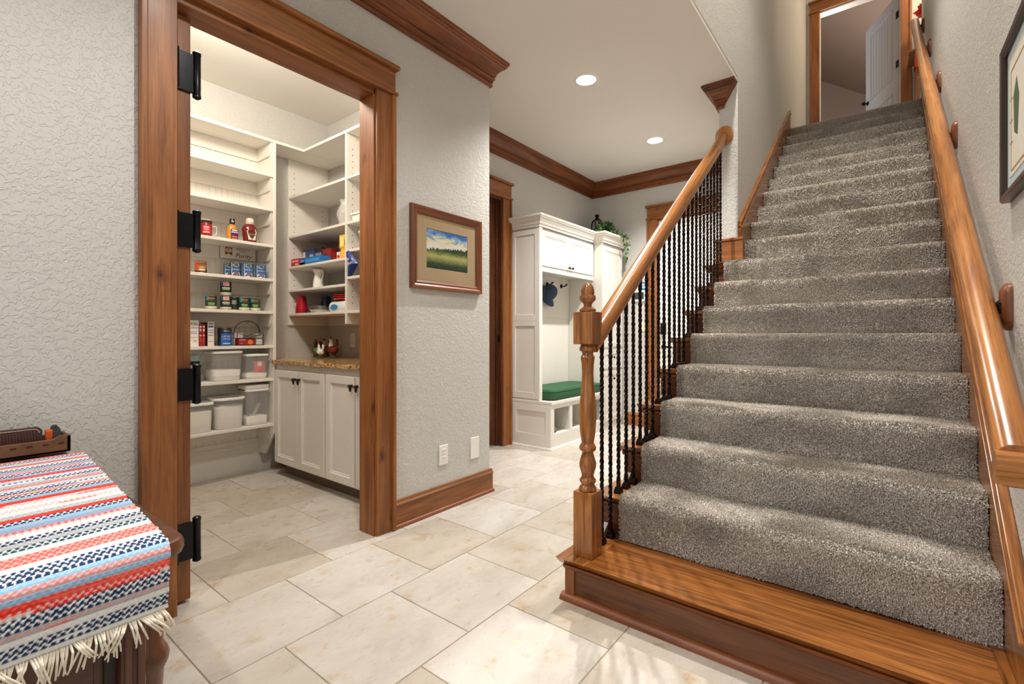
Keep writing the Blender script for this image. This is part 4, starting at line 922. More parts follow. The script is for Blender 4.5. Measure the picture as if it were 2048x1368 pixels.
tub('clear flour tub cut off by the doorway jamb on lowest shelf', -3.77, 1.245, .394, .18, .19, .205, .145, .03, seed=8)
tub('rounded clear flour tub in the middle of lowest shelf', -3.775, 1.452, .394, .18, .205, .222, .158, .055, seed=11, bumpy=.02)
t = tub('tall square canister with white lid and scoop on lowest shelf', -3.77, 1.640, .394, .15, .165, .270, .062, .02, seed=14)
mk('pop_lid', MB().frames([[(-3.77 + q[0]*s1, 1.640 + q[1]*s1, z_) for q in rrect(.155, .172, .025, 4)] for z_, s1 in ((.664, 1.0), (.668, 1.03), (.690, 1.03), (.694, .97), (.695, .3))]), WHT, t, sm=True)
mk('gasket', MB().frames([[(-3.77 + q[0], 1.640 + q[1], z_) for q in rrect(.158, .175, .025, 4)] for z_ in (.654, .662)]), P(60, 60, 60), t)
mk('scoop', MB().tube([(-3.76, 1.62, .452), (-3.76, 1.645, .485), (-3.76, 1.675, .55)], [.010, .012, .016], 8).box(-3.78, -3.74, 1.60, 1.64, .445, .475), P(196, 190, 186, .2, alpha=.75), t, sm=True)
t = thing('shaker', 'clear shaker jar with pale teal top beside the black hinge', 'jar', (-3.77, 1.250, .739)); x, y, z = -3.77, 1.250, .739
mk('jar_body', MB().lathe([(.030, z), (.034, z+.004), (.030, z+.10), (.024, z+.130)], (x, y, 0), 24), P(206, 206, 204, .15, alpha=.55), t, sm=True)
mk('collar', MB().lathe([(.026, z+.120), (.030, z+.124), (.030, z+.142), (.026, z+.146)], (x, y, 0), 20), P(30, 32, 36), t, sm=True)
mk('hood', MB().lathe([(.028, z+.146), (.034, z+.165), (.037, z+.182), (.036, z+.192), (.010, z+.197)], (x, y, 0), 24), P(150, 176, 176, .2), t, sm=True)

# ---- goods on the wall shelves (they face the doorway, -Y)
t = thing('glass_chimney', 'clear glass hurricane lamp chimney on the upper wall shelf', 'glass', (-3.205, 2.12, 1.887)); x, y, z = -3.215, 2.06, 1.887
mk('glass_wall', MB().lathe([(.040, z), (.046, z+.03), (.060, z+.075), (.058, z+.105), (.040, z+.145), (.032, z+.165), (.036, z+.19), (.040, z+.195), (.037, z+.195), (.033, z+.188), (.029, z+.165), (.037, z+.145), (.055, z+.105), (.057, z+.075), (.043, z+.03), (.037, z)], (x, y, 0), 32, closed=False), M['glass'], t, sm=True)
def cart2(label, x0, x1, y0, y1, z0, h, mat, name='carton', prints=(), group='boxes on the wall shelves'):
    t = thing(name, label, 'box', ((x0+x1)/2, (y0+y1)/2, z0), group); mk('box_body', MB().box(x0, x1, y0, y1, z0, z0+h), mat, t, bev=.001)
    for (a, b, c_, d_, m_) in prints: mk('print', MB().box(x0 + (x1-x0)*a, x0 + (x1-x0)*b, y0-.0006, y0, z0 + h*c_, z0 + h*d_), m_, t)
    return t
z = 1.632
cart2('red box at front left of the foil and bag boxes', -3.905, -3.775, 2.00, 2.08, z, .062, P(196, 34, 34), prints=((.1, .9, .55, .8, P(226, 170, 170)), (.5, .9, .15, .35, P(232, 220, 214))))
t = cart2('long blue box lettered Ziploc lying at shelf front', -3.765, -3.46, 2.00, 2.09, z, .056, P(42, 122, 190), prints=((0, .26, 0, .999, P(28, 70, 160)), (0, .26, 0, .3, P(196, 40, 60)), (.30, .95, .35, .65, P(84, 160, 214))))
text_on('print', 'Ziploc', .030, on_my(-3.725, 1.9986, z+.034), WHT, t, width=.062)
cart2('dark blue and white box behind the red box', -3.90, -3.72, 2.10, 2.17, z, .150, P(40, 80, 130), prints=((.02, .22, .1, .9, P(222, 226, 230)), (.6, .9, .3, .7, P(176, 196, 216))))
cart2('dark box with pale lettering between blue and red boxes', -3.715, -3.60, 2.10, 2.17, z, .142, P(48, 44, 50), prints=((.1, .9, .35, .75, P(150, 140, 130)),))
cart2('red box at right end of the back row', -3.595, -3.48, 2.10, 2.17, z, .128, P(160, 40, 36), prints=((.1, .6, .3, .7, P(60, 60, 96)),))
cart2('yellow carton stacked on the orange carton by the divider', -3.225, -3.115, 2.02, 2.10, z+.085, .095, P(232, 190, 60), prints=((.1, .5, .15, .85, P(250, 226, 140)), (.62, .95, .1, .6, P(60, 50, 50))))
cart2('orange carton under the yellow carton by the divider', -3.21, -3.11, 2.02, 2.10, z, .084, P(232, 156, 40), prints=((.1, .6, .2, .8, P(244, 190, 80)),))
cart2('small red and white carton left of the orange carton', -3.262, -3.215, 2.02, 2.07, z, .058, P(226, 216, 212), prints=((.1, .9, .2, .6, P(196, 60, 50)),))
z = 1.441
t = thing('pitcher', 'white ceramic pitcher with loop handle on the wall shelf', 'pitcher', (-3.62, 2.10, z)); x, y = -3.615, 2.075
pr = [(.036, 0), (.040, .004), (.041, .03), (.037, .065), (.030, .098), (.029, .115), (.034, .135), (.040, .150), (.037, .150), (.031, .134), (.026, .115), (.027, .098), (.030, .06)]
mk('jug', MB().lathe([(r, z+h) for r, h in pr], (x, y, 0), 28).xf(lambda p: Vector((p.x - max(0, (p.z - z - .125))*1.3*max(0, (x - p.x)/.05), p.y, p.z))), P(240, 238, 232, .15), t, sm=True)
mk('handle', MB().tube([(x + .038, y, z+.045), (x + .056, y, z+.075), (x + .070, y, z+.108), (x + .070, y, z+.132), (x + .056, y, z+.142), (x + .040, y, z+.136), (x + .031, y, z+.126)], .005, 8), P(240, 238, 232, .15), t, sm=True)
z = 1.243
def cup(label, x, y, n, mat):
    t = thing('cup_stack', label, 'cup stack', (x, y, z), 'stacked plastic cups')
    for k in range(n): mk('cup', MB().lathe([(.048, z + .016*k), (.049, z + .016*k + .004), (.046, z + .016*k + .005), (.033, z + .016*k + .112), (.030, z + .016*k + .114), (.002, z + .016*k + .114)], (x, y, 0), 24, closed=False), mat, t, sm=True)
cup('stack of upturned red plastic cups at left of lowest wall shelf', -3.83, 2.05, 3, P(178, 26, 44, .2))
cup('stack of upturned dark blue cups behind the foil pans', -3.72, 2.21, 3, P(30, 62, 100, .25)); cup('stack of upturned navy cups in back beside the red plates', -3.54, 2.25, 2, P(26, 44, 80, .25))
t = thing('foil_pan_stack', 'stack of silver foil pie pans between cups and plates', 'pie pans', (-3.60, 2.07, z), None); x, y = -3.585, 2.085
for k in range(4):
    mk('pan', MB().frames([[(x + r*(1 + .02*(q % 2))*math.cos(2*PI*q/40), y + r*(1 + .02*(q % 2))*math.sin(2*PI*q/40), z + .009*k + zz) for q in range(40)] for r, zz in ((.070, 0), (.086, .022), (.093, .024), (.093, .026))]), plain('foil_%d' % k, srgb(206, 202, 196), .25, .85, var=.05), t)
t = thing('plate_stack', 'red plastic plates on top of a white and blue wipes pack', 'plates', (-3.27, 2.10, z+.075)); x, y = -3.245, 2.11
for k in range(3): mk('plate', MB().lathe([(.06, z+.082+.014*k), (.105, z+.092+.014*k), (.112, z+.096+.014*k), (.110, z+.099+.014*k), (.058, z+.087+.014*k)], (x, y, 0), 28), P(186, 34, 36, .25), t, sm=True)
t = thing('wipes_pack', 'white soft pack with blue swirl under the red plates', 'pack', (-3.25, 2.08, z))
mk('pouch', MB().frames([[(-3.245 + q[0]*s1, 2.10 + q[1]*s1, z + zz) for q in rrect(.27, .19, .05, 4)] for zz, s1 in ((0, .9), (.012, .98), (.035, 1), (.058, .97), (.074, .86), (.080, .5), (.081, .1))]), P(226, 226, 226, .3), t, sm=True)
mk('blue_swirl', ell_mb(.10, .044).xf(lambda p: Vector((-3.27 + p.x, 2.002 + (p.x*.8)**2, z + .032 + p.y))), P(50, 132, 190), t, recalc=False)
# second bay
t = thing('lidded_box', 'white plastic food box with ridged lid on second bay shelf', 'container', (-2.99, 2.08, 1.887))
mk('tub_body', MB().frames([[(-2.985 + q[0]*s1, 2.09 + q[1]*s1, z_) for q in rrect(.165, .16, .02, 3)] for z_, s1 in ((1.887, .92), (1.935, .98))]), P(232, 232, 230, .3), t, sm=True)
mk('lid', MB().frames([[(-2.985 + q[0]*s1, 2.09 + q[1]*s1, z_) for q in rrect(.175, .17, .02, 3)] for z_, s1 in ((1.935, 1), (1.947, 1.01), (1.950, .9), (1.946, .86), (1.948, .8))]), P(238, 238, 236, .3), t, sm=True)
t = thing('tall_tub', 'white lidded tub half hidden by doorway casing', 'container', (-2.93, 2.06, 1.685))
mk('tub_body', MB().lathe([(.050, 1.685), (.062, 1.795)], (-2.925, 2.06, 0), 24), P(234, 234, 232, .3), t, sm=True); mk('lid', MB().lathe([(.066, 1.790), (.067, 1.806), (.06, 1.810)], (-2.925, 2.06, 0), 24), P(238, 238, 236, .3), t, sm=True)
t = thing('snack_bag', 'crumpled dark blue foil snack bag leaning out of the second bay', 'bag', (-3.0, 2.0, 1.49)); bx, bz = -3.005, 1.585
m_ = MB(); nxg, nzg = 14, 16; out = [(-.072, .098), (-.042, .082), (-.005, .060), (.045, .010), (.068, -.012), (.030, -.060), (.000, -.082), (-.066, -.094)]
def edges(v):      # left and right outline of the bag at height v (-1..1)
    l = -.072 + .018*math.sin((v+1)*2.2); r = .064 - abs(v + .12)*.088; return l, r
for side in (0, 1):
    base = len(m_.v)
    for j in range(nzg+1):
        v = -1 + 2*j/nzg; l, r = edges(v)
        for i in range(nxg+1):
            u = i/nxg; puff = .030*math.sin(PI*u)*math.cos(v*PI/2)**.5 if abs(v) < 1 else 0
            cr_ = .007*noise.noise(Vector((u*5, v*4, side*9)))
            m_.v.append((bx + l + (r-l)*u, 1.992 + (-(puff + cr_) if side == 0 else (puff*.7 + cr_)), bz + v*.094))
    for j in range(nzg):
        for i in range(nxg):
            q = (base+j*(nxg+1)+i, base+j*(nxg+1)+i+1, base+(j+1)*(nxg+1)+i+1, base+(j+1)*(nxg+1)+i); m_.f.append(q if side == 0 else q[::-1])
mk('foil_bag', m_, P(26, 48, 120, .22), t, sm=True, recalc=False)
bagy = lambda a, b: Vector((bx - .008 + a, 1.955 + (a/.06)**2*.018, bz + b + .12*a))
text_on('print', 'SKINNY', .026, lambda a, b: bagy(a, b - .012), P(226, 230, 238), t, width=.082)
st_ = [( (.013 if k % 2 == 0 else .0055)*math.cos(PI/2 + k*PI/5), (.013 if k % 2 == 0 else .0055)*math.sin(PI/2 + k*PI/5)) for k in range(10)]
print_on('print', MB().add([(p[0], p[1], 0) for p in st_], [tuple(range(10))]), lambda a, b: bagy(a, b + .020), P(232, 234, 238), t)
cart2('orange and tan packet right of the blue snack bag', -2.925, -2.83, 2.03, 2.10, 1.49, .11, P(150, 82, 40), prints=((.1, .5, .3, .8, P(214, 150, 90)), (.0, .9, .85, 1, P(214, 206, 200))))
t = thing('red_tub', 'red plastic tub half hidden by doorway casing on lowest bay shelf', 'container', (-2.93, 2.06, 1.243))
mk('tub_body', MB().lathe([(.048, 1.243), (.060, 1.36), (.066, 1.364), (.066, 1.376), (.060, 1.376), (.052, 1.30)], (-2.925, 2.06, 0), 24), P(190, 40, 36, .3), t, sm=True)
# ---- rooster figurines on the counter
def rooster(x, y, h, cols, label, face=1):
    z = .878; t = thing('rooster_figurine', label, 'figurine', (x, y, z), 'rooster figurines on the counter'); k = h/.16; body, neck, tail, comb = cols
    f = lambda a, b, c_: (x + face*a*k, y + b*k, z + c_*k)
    mk('base', MB().lathe([(.032*k, z), (.034*k, z+.006*k), (.024*k, z+.016*k), (.014*k, z+.030*k)], (x, y, 0), 18), P(66, 62, 50, .2), t, sm=True)
    mk('body', MB().tube([f(.042, 0, .078), f(.030, 0, .068), f(.008, 0, .060), f(-.014, 0, .066), f(-.026, 0, .080), f(-.030, 0, .092)], [.010*k, .026*k, .034*k, .033*k, .024*k, .014*k], 16), body, t, sm=True)
    mk('neck', MB().tube([f(-.022, 0, .078), f(-.030, 0, .102), f(-.030, 0, .122), f(-.034, 0, .136), f(-.038, 0, .143)], [.022*k, .017*k, .012*k, .011*k, .005*k], 14), neck, t, sm=True)
    mk('tail', MB().frames([[f(.028 + .012*math.cos(a), .007*math.sin(a), .070) for a in [2*PI*q/8 for q in range(8)]], [f(.050 + .018*math.cos(a), .008*math.sin(a), .100) for a in [2*PI*q/8 for q in range(8)]], [f(.050 + .020*math.cos(a), .007*math.sin(a), .128) for a in [2*PI*q/8 for q in range(8)]], [f(.040 + .010*math.cos(a), .004*math.sin(a), .142) for a in [2*PI*q/8 for q in range(8)]]]), tail, t, sm=True)
    mk('comb', MB().prism([(f(-.044, 0, 0)[0], z+.144*k), (f(-.046, 0, 0)[0], z+.158*k), (f(-.040, 0, 0)[0], z+.152*k), (f(-.034, 0, 0)[0], z+.162*k), (f(-.028, 0, 0)[0], z+.152*k), (f(-.022, 0, 0)[0], z+.156*k), (f(-.024, 0, 0)[0], z+.138*k)], 'y', y-.003*k, y+.003*k), comb, t)
    mk('wattle', MB().lathe([(.002*k, z+.112*k), (.006*k, z+.120*k), (.004*k, z+.130*k)], f(-.043, 0, 0)[:2] + (0,), 10), comb, t, sm=True)
    mk('beak', MB().tube([f(-.040, 0, .136), f(-.054, 0, .131)], [.0045*k, .001*k], 8), P(214, 160, 60, .3), t, sm=True)
RED = P(150, 30, 28, .2)
rooster(-3.84, 2.20, .150, (P(120, 160, 140, .15), P(34, 34, 34, .15), P(24, 24, 26, .15), RED), 'black and pale green rooster figurine, leftmost on the counter')
rooster(-3.755, 2.23, .158, (P(120, 66, 44, .15), P(200, 180, 160, .15), P(50, 34, 30, .15), RED), 'brown rooster figurine behind the white hen')
rooster(-3.66, 2.12, .125, (P(236, 234, 226, .12), P(238, 236, 230, .12), P(232, 230, 222, .12), P(196, 80, 60, .2)), 'white hen figurine in the middle of the counter')
rooster(-3.52, 2.15, .175, (P(112, 24, 22, .15), P(220, 214, 204, .15), P(84, 22, 20, .15), RED), 'dark red rooster figurine with white breast at right')
# ================================================================== SIDEBOARD, RUNNER, CRATE
ZT = .70; XTF, YTE = -1.0, .324
sb = thing('sideboard', 'dark carved wooden sideboard under the striped rag runner', 'sideboard', (-1.55, -.5, 0))
dkw = wood('walnut', 'y'); dkz = wood('walnut', 'z')
m = MB(); rr_ = .035
pl_ = [(-2.12, -1.5), (XTF, -1.5), (XTF, YTE-rr_)] + [(XTF - rr_ + rr_*math.cos(rad(a)), YTE - rr_ + rr_*math.sin(rad(a))) for a in (15, 35, 55, 75, 90)] + [(-2.12, YTE)]
mk('table_top', MB().prism(pl_, 'z', ZT-.030, ZT), wood('walnut', 'y'), sb, bev=.009)
mk('top_mould', MB().box(-2.10, XTF-.025, -1.48, YTE-.028, ZT-.052, ZT-.030), dkw, sb, bev=.006)
mk('carcass', MB().box(-2.10, XTF-.055, -1.46, YTE-.060, .09, ZT-.052), dkw, sb, bev=.002)
mk('front_panel', MB().box(XTF-.056, XTF-.045, -1.40, YTE-.125, .14, ZT-.075), dkw, sb, bev=.006)
mk('drawer_mould', MB().box(XTF-.056, XTF-.036, -1.42, YTE-.110, ZT-.086, ZT-.060), dkw, sb, bev=.006)
mk('gap_shade_strip', MB().box(XTF-.056, XTF-.047, YTE-.112, YTE-.098, .12, ZT-.06), M['dark'], sb)  # dark strip painted in for the shade between panel and pilaster
mk('corner_pilaster', MB().box(XTF-.075, XTF-.032, YTE-.094, YTE-.052, .10, ZT-.055), dkz, sb, bev=.006)
for k in range(2): mk('pilaster_flute', MB().box(XTF-.033, XTF-.028, YTE-.088+k*.018, YTE-.076+k*.018, .14, ZT-.09), dkz, sb, bev=.002)
mk('turned_leg', MB().lathe([(.030, 0), (.036, .02), (.030, .05), (.022, .07), (.028, .10), (.030, .14), (.024, .20), (.022, .40), (.025, .455), (.032, .470), (.034, .482), (.030, .494), (.024, .505), (.024, .58), (.030, .60), (.026, .648)], (XTF-.062, YTE-.048, 0), 24), dkz, sb, sm=True)
mk('plinth', MB().box(-2.10, XTF-.03, -1.46, YTE-.055, 0, .09), dkw, sb, bev=.006)

# ---- woven rag runner: real ribs, coloured band by band
RW0 = -.55; RW1 = .286                                # along Y
LX0, LX1 = -1.975, XTF + .005                          # along X on the top, then over the edge
DROP = .104
rp = random.Random(21)
white = (.84, .87, .89); navy = (.016, .045, .14); red = (.80, .045, .03); coral = (.84, .17, .13); sky = (.33, .58, .82); pale = (.58, .74, .87); grey = (.50, .53, .56); pink = (.78, .30, .30); teal = (.015, .075, .12); lav = (.36, .42, .64)
flat_b = [(pink, coral, .9), (teal, white, .6), (pale, white, .5), (coral, pink, .9), (white, grey, .4), (navy, white, .6), (lav, white, .5), (pink, white, .6), (navy, white, .6), (lav, pale, .5), (red, coral, .9), (pale, white, .5), (navy, white, .6), (grey, white, .5), (coral, white, .6), (pale, white, .4),
          (navy, white, .6), (pink, white, .6), (teal, white, .6), (sky, grey, .5), (red, coral, .9), (coral, white, .7), (white, white, 0), (white, pink, .4), (white, white, 0), (grey, white, .4), (red, coral, .4), (navy, white, .6), (sky, pale, .4), (lav, grey, .6), (coral, white, .6), (white, white, 0), (navy, white, .6), (grey, white, .4),
          (teal, white, .6), (white, white, 0), (coral, white, .55), (coral, white, .55), (white, white, 0), (navy, white, .6), (navy, white, .6)]
drop_b = [(sky, pale, .5), (pink, white, .6), (sky, lav, .5), (red, coral, .5), (red, white, .55), (navy, white, .6), (navy, white, .6), (grey, coral, .6), (white, white, 0), (navy, white, .6), (navy, white, .6), (white, white, 0)]
bands = flat_b + drop_b; NB = len(bands); NF = len(flat_b)
LEN = (LX1 - LX0) + DROP; FLEN = LX1 - LX0 - .012
def band_at(s):                                        # -> weft row number, phase in the row
    if s < FLEN: r = s/FLEN*NF*2
    else: r = NF*2 + (s - FLEN)/(LEN - FLEN)*len(drop_b)*2
    return min(NB*2-1, int(r)), r % 1
NXr, NYr = 560, 430
def rpos(s):                                           # along the runner -> (x, z, normal)
    flat = LX1 - LX0 - .02
    if s < flat: return LX0 + s, ZT + .004, 0
    a = (s - flat)/.032
    if a < 1: return LX1 - .02 + .0204*math.sin(a*PI/2), ZT + .004 - .0204*(1 - math.cos(a*PI/2)), a*PI/2
    return LX1 + .0004 + .006*math.sin((s - flat - .032)*30), ZT - .0164 - (s - flat - .032), PI/2
vs, fs, cols = [], [], []
for i in range(NXr+1):
    s = LEN*i/NXr; x, z, a = rpos(s); (row, ph) = band_at(s); b = bands[min(NB-1, row//2)]
    for j in range(NYr+1):
        y = RW0 + (RW1 - RW0)*j/NYr
        skew = .064*(LEN - s)/LEN                # the far end lies a little farther along than the hanging end
        wv = .010*noise.noise(Vector((s*2.2, y*3, 0)))
        fr = ((y + 5)/.0100 + .5*(row % 2)) % 1; over = abs(fr - .5)*2 > .35 + .5*(ph if row % 2 else 1 - ph)
        rib = .0018*math.sin(PI*ph)*(1 if over else .55)
        yy = y + skew + (.004*noise.noise(Vector((s*40, 3, 1))) if j == NYr else 0)
        vs.append((x + rib*math.sin(a) + wv*.35*(1 - math.cos(a)*.999), yy, z + rib*math.cos(a)))
        nz_ = noise.noise(Vector((s*9, y*7, row*1.7)))
        c0, c1, mixv = b
        use = c1 if (over and mixv > .57 and c0 in (navy, teal)) or (nz_ > .42 and mixv > 0) else c0
        if over and mixv > .3 and c0 not in (navy, teal): use = tuple(p_*.55 + q_*.45 for p_, q_ in zip(c0, c1))
        k = .93 + .14*rp.random(); cols.append((use[0]*k, use[1]*k, use[2]*k, 1))
for i in range(NXr):
    for j in range(NYr): q = i*(NYr+1)+j; fs.append((q, q+1, q+NYr+2, q+NYr+1))
t = NT('woven_rag_cotton'); t.set(Roughness=.9); at = t.n('ShaderNodeVertexColor', layer_name='weave'); t.color(at, 'Color'); t.b.inputs['Specular IOR Level'].default_value = .15
ru = thing('rag_runner', 'red, white and blue striped rag runner with cream fringe on the sideboard', 'table runner', (-1.5, -.4, ZT))
cl = mk('cloth', MB().add(vs, [f[::-1] for f in fs]), t.m, ru, sm=False, recalc=False)
ca_ = cl.data.color_attributes.new('weave', 'FLOAT_COLOR', 'POINT'); ca_.data.foreach_set('color', [c for q in cols for c in q])
cl.data.polygons.foreach_set('use_smooth', [True]*len(cl.data.polygons))
fm = MB(); rf = random.Random(9); zh = ZT - .0164 - (LEN - (LX1 - LX0 - .02) - .032)
nst = 230
for k in range(nst):
    y = RW0 + (RW1 - RW0)*(k + .5)/nst; g = math.floor(k/4); rg = random.Random(g); ly_ = rg.gauss(0, .014); L_ = rg.uniform(.030, .048)*rf.uniform(.85, 1.1); ox = rg.uniform(.004, .016)
    p0 = Vector((LX1 + .004, y - .004, zh)); y_ = rf.gauss(0, .004)
    fm.tube([p0, p0 + Vector((ox, ly_*.3 + y_*.3, -L_*.25)), p0 + Vector((ox*1.1, ly_*.7 + y_, -L_*.65)), p0 + Vector((ox*.8, ly_ + y_*1.6, -L_))], [.0018, .0018, .0016, .0012], 5)
mk('fringe', fm, P(230, 222, 206, .95), ru, sm=True, kind='stuff')

# ---- crate with leather folder
cr = thing('wooden_crate', 'rustic shallow wooden crate at the back of the sideboard', 'crate', (-2.02, .05, ZT)); cw = wood('walnut', 'y'); X0, X1, Ya, Yb = -2.085, -1.985, -.55, .322; zc0 = ZT + .010
cm = plain('crate_wood', srgb(104, 72, 46), .7, var=.25, scale=30)
def cb(n_, mb): mk(n_, mb, cm, cr, bev=.002)
cb('front_board', MB().prism([(Ya, zc0), (Yb, zc0), (Yb, zc0+.052), (Yb-.024, zc0+.052), (Yb-.040, zc0+.042), (Ya+.04, zc0+.040), (Ya+.02, zc0+.052), (Ya, zc0+.052)], 'x', X1-.010, X1))
cb('back_board', MB().box(X0, X0+.010, Ya, Yb, zc0, zc0+.045)); cb('end_board', MB().box(X0, X1, Yb-.010, Yb, zc0, zc0+.050)); cb('end_board', MB().box(X0, X1, Ya, Ya+.010, zc0, zc0+.050)); cb('bottom_board', MB().box(X0, X1, Ya, Yb, zc0, zc0+.008))
for k in range(14):
    y = .30 - k*.034; mk('slot_mark', MB().box(X1-.0005, X1+.0006, y-.007, y+.006, zc0+.026, zc0+.031), P(52, 30, 18, .8), cr)
lt = NT('embossed_leather'); lt.set(Roughness=.4); q_ = lt.coords((1, 1, 1), (rad(40), 0, 0)); wv_ = lt.n('ShaderNodeTexChecker'); wv_.inputs['Scale'].default_value = 220; lt.l(q_, 0, wv_, 'Vector'); wv_.inputs[1].default_value = srgb(92, 58, 52); wv_.inputs[2].default_value = srgb(52, 30, 28); lt.color(wv_, 'Color'); lt.bump(wv_, 'Fac', .4, .002)
fo = thing('leather_folder', 'dark brown tooled leather folder standing in the crate', 'folder', (-2.04, -.0, zc0+.01))
mk('cover', MB().frames([[(xx, .085 + q[0]*s1, zc0 + .035 + q[1]*s1) for q in rrect(.36, .085, .014, 4)] for xx, s1 in ((-2.055, 1), (-2.035, 1))]), lt.m, fo, sm=True)
mk('stitching', MB().tube([(-2.0345, .085 + q[0]*.965, zc0 + .035 + q[1]*.88) for q in rrect(.36, .085, .014, 4)], .0012, 5), P(196, 176, 160, .7), fo)
mk('tooled_scroll', MB().tube([(-2.0345, .085 - .04 + k*.012, zc0 + .030 + .020*math.sin(k*.42)) for k in range(14)], .002, 5), P(120, 84, 70, .6), fo)
mk('orange_note', MB().box(-2.05, -2.02, .272, .287, zc0+.010, zc0+.066), P(206, 84, 30, .5), bev=.002, label='small orange block beside the leather folder in the crate', cat='block')
mk('black_pouch', MB().frames([[(-2.045 + q[0]*s1, .296 + q[1]*s1, z_ + .004*math.sin(q[1]*400)) for q in rrect(.05, .022, .008, 3)] for z_, s1 in ((zc0+.010, .9), (zc0+.030, 1.1), (zc0+.055, 1.05), (zc0+.070, .8), (zc0+.075, .3))]), P(52, 52, 48, .8), sm=True, label='small dark pouch in the crate corner against the wall', cat='pouch')

# ================================================================== PICTURES
def frame_mb(mp, u0, u1, z0, z1, prof):
    """mitred picture frame: four mouldings; prof of (inset, depth)"""
    out = []
    cs = [(u0, z0, 1, 1), (u1, z0, -1, 1), (u1, z1, -1, -1), (u0, z1, 1, -1)]
    for k in range(4):
        a, b = cs[k], cs[(k+1) % 4]
        out.append(MB().frames([[mp(c[0] + c[2]*i_, d_, c[1] + c[3]*i_) for i_, d_ in prof] for c in (a, b)]))
    return out
def mk_art():
    t = NT('landscape_watercolour'); t.set(Roughness=.4)
    tc = t.n('ShaderNodeTexCoord'); se = t.n('ShaderNodeSeparateXYZ'); t.l(tc, 'Generated', se, 0)
    q = t.n('ShaderNodeMapping'); q.inputs['Scale'].default_value = (1, 1, 1.7); t.l(tc, 'Generated', q, 'Vector')
    qv = t.n('ShaderNodeMapping'); qv.inputs['Scale'].default_value = (1, 1, .25); t.l(tc, 'Generated', qv, 'Vector')
    n = t.noise(q, 3.2, 6, .65, 1.2); n2 = t.noise(q, 12, 5, .7, 1); nt = t.noise(qv, 26, 3, .7)
    def madd(a, ao, m_, b, bo):
        x = t.n('ShaderNodeMath', operation='MULTIPLY_ADD'); t.l(a, ao, x, 0); x.inputs[1].default_value = m_; t.l(b, bo, x, 2); return x
    sky_ = t.ramp(madd(n, 'Fac', -.9, se, 'Z'), 0, [(.10, srgb(236, 236, 226)), (.26, srgb(236, 222, 178)), (.36, srgb(150, 186, 212)), (.50, srgb(58, 112, 184))])
    fld = t.ramp(madd(n2, 'Fac', .22, se, 'Z'), 0, [(.14, srgb(30, 50, 44)), (.26, srgb(48, 74, 50)), (.34, srgb(128, 136, 74)), (.46, srgb(186, 184, 112)), (.54, srgb(112, 128, 66)), (.60, srgb(52, 78, 42)), (.72, srgb(24, 44, 30)), (.80, srgb(50, 84, 60))])
    edge = madd(nt, 'Fac', -.26, se, 'Z'); edge2 = madd(se, 'Y', -.14, edge, 0); e3 = madd(n, 'Fac', -.08, edge2, 0)
    msk = t.ramp(e3, 0, [(.300, 0.0), (.318, 1.0)])
    m = t.mix(fld.outputs[0], sky_.outputs[0], msk.outputs[0]); t.color(m, 2); return t.m
lp = thing('landscape_picture', 'wood framed landscape watercolour in a tan mat on textured wall', 'picture', (XW, 2.08, 1.34))
fp = [(0, 0), (0, .022), (.006, .028), (.018, .026), (.028, .018), (.036, .020), (.048, .014), (.052, .008), (.052, 0)]
for m_, ax in zip(frame_mb(fx(XW), 1.782, 2.380, 1.338, 1.820, fp), 'yzyz'): mk('frame_moulding', m_, wood('crown', ax), lp, sm=False)
mt = plain('linen_mat', srgb(186, 160, 124), .9, var=.06, scale=300)
mk('mat_board', MB().frames([rect_ring(fx(XW), 1.83, 2.335, 1.386, 1.774, d) for d in (.002, .009)][0:2] + [rect_ring(fx(XW), 1.905, 2.256, 1.464, 1.700, .009), rect_ring(fx(XW), 1.907, 2.254, 1.466, 1.698, .007)], caps=False), mt, lp)
mk('painting', MB().box(XW+.004, XW+.0072, 1.903, 2.258, 1.462, 1.702), mk_art(), lp)
mk('glazing', MB().box(XW+.0112, XW+.0124, 1.832, 2.332, 1.388, 1.772), plain('picture_glass', (.02, .02, .02, 1), .03, var=0, alpha=.07), lp)
fl_ = lambda u, d, z: (XR - d, u, z)
rp_ = thing('framed_print', 'dark framed print with pale blue mat high on right stair wall', 'picture', (XR, 1.68, 1.44))
for m_, ax in zip(frame_mb(fl_, 1.36, 1.985, 1.452, 1.893, [(0, 0), (0, .018), (.005, .024), (.018, .022), (.026, .016), (.026, 0)]), 'yzyz'): mk('frame_moulding', m_, P(52, 40, 36, .3), rp_)
mk('mat_board', MB().box(XR-.010, XR-.002, 1.38, 1.965, 1.472, 1.873), P(186, 200, 206, .8), rp_)
mk('print_sheet', MB().box(XR-.0112, XR-.0095, 1.44, 1.925, 1.510, 1.838), P(226, 220, 206, .7), rp_)
for k, (a, b, c_, d_) in enumerate(((1.900, 1.905, 1.525, 1.800), (1.88, 1.915, 1.60, 1.603), (1.88, 1.915, 1.66, 1.663), (1.88, 1.915, 1.72, 1.723), (1.48, 1.90, 1.522, 1.527), (1.48, 1.90, 1.797, 1.802))): mk('print_line', MB().box(XR-.0118, XR-.011, a, b, c_, d_), P(170, 140, 80, .6), rp_)
mk('print_figure', MB().prism([(1.86, 1.62), (1.82, 1.60), (1.80, 1.70), (1.83, 1.76), (1.87, 1.72)], 'x', XR-.0118, XR-.011), P(84, 100, 70, .6), rp_)

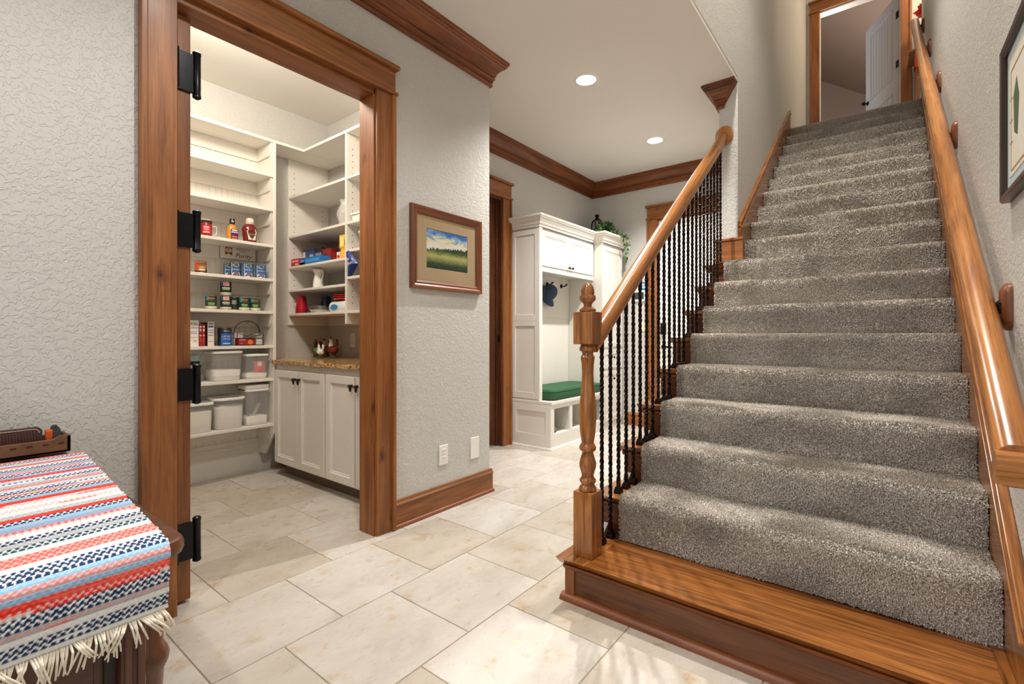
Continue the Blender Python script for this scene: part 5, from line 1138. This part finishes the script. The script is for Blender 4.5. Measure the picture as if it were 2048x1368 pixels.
# ================================================================== UPPER LANDING
ct = thing('console_table', 'warm wooden console table on the upper landing right of the door', 'table', (.72, 7.36, UP-.016)); zt = UP + .985
mk('table_top', MB().box(.20, 1.25, 7.14, 7.56, zt-.022, zt), wood('alder', 'x'), ct, bev=.004)
mk('apron', MB().box(.26, 1.19, 7.20, 7.53, zt-.10, zt-.022), wood('alder', 'x'), ct, bev=.003)
for x in (.27, 1.14):
    for y in (7.21, 7.49): mk('leg', MB().box(x, x+.045, y, y+.04, UP-.016, zt-.022), wood('alder', 'z'), ct, bev=.003)
fv = thing('poinsettia', 'red poinsettia in a white pot on the landing console', 'flower', (.34, 7.25, zt))
mk('pot', MB().lathe([(.05, zt), (.075, zt+.11), (.08, zt+.115), (.07, zt+.115), (.06, zt+.05)], (.36, 7.26, 0), 24), P(214, 216, 210, .3), fv, sm=True)
lm = MB(); rv = random.Random(12)
for k in range(150):
    a, e = rv.random()*2*PI, rv.uniform(-.1, 1.3); c0 = Vector((.42, 7.30, zt+.46)); d = Vector((math.cos(a)*math.cos(e), math.sin(a)*math.cos(e), math.sin(e)*.8)); r = rv.uniform(.03, .10); leaf_at(c0 + d*r, rv.uniform(.05, .09), d)
mk('petals', lm, P(196, 34, 22, .6), fv, recalc=False, kind='stuff')
mk('stem', MB().tube([(.36, 7.26, zt+.05), (.38, 7.27, zt+.25), (.42, 7.30, zt+.46)], .012, 8), P(70, 96, 50, .7), fv, sm=True)
rt = thing('red_table_scarf', 'red cloth hanging over the end of the landing console', 'cloth', (.34, 7.3, zt))
mk('scarf', MB().frames([[(x, y, z_) for x, z_ in ((.262, zt+.001), (.262, zt+.004), (.42, zt+.004), (.42, zt+.001))] for y in (7.136, 7.56)]).frames([[(x, 7.130 + .004*math.sin(x*90), z_) for x in (.262, .30, .34, .38, .42)] + [(x, 7.135 + .004*math.sin(x*90), z_) for x in (.42, .38, .34, .30, .262)] for z_ in (zt+.004, zt-.10, zt-.22)]), P(186, 40, 26, .8), rt)
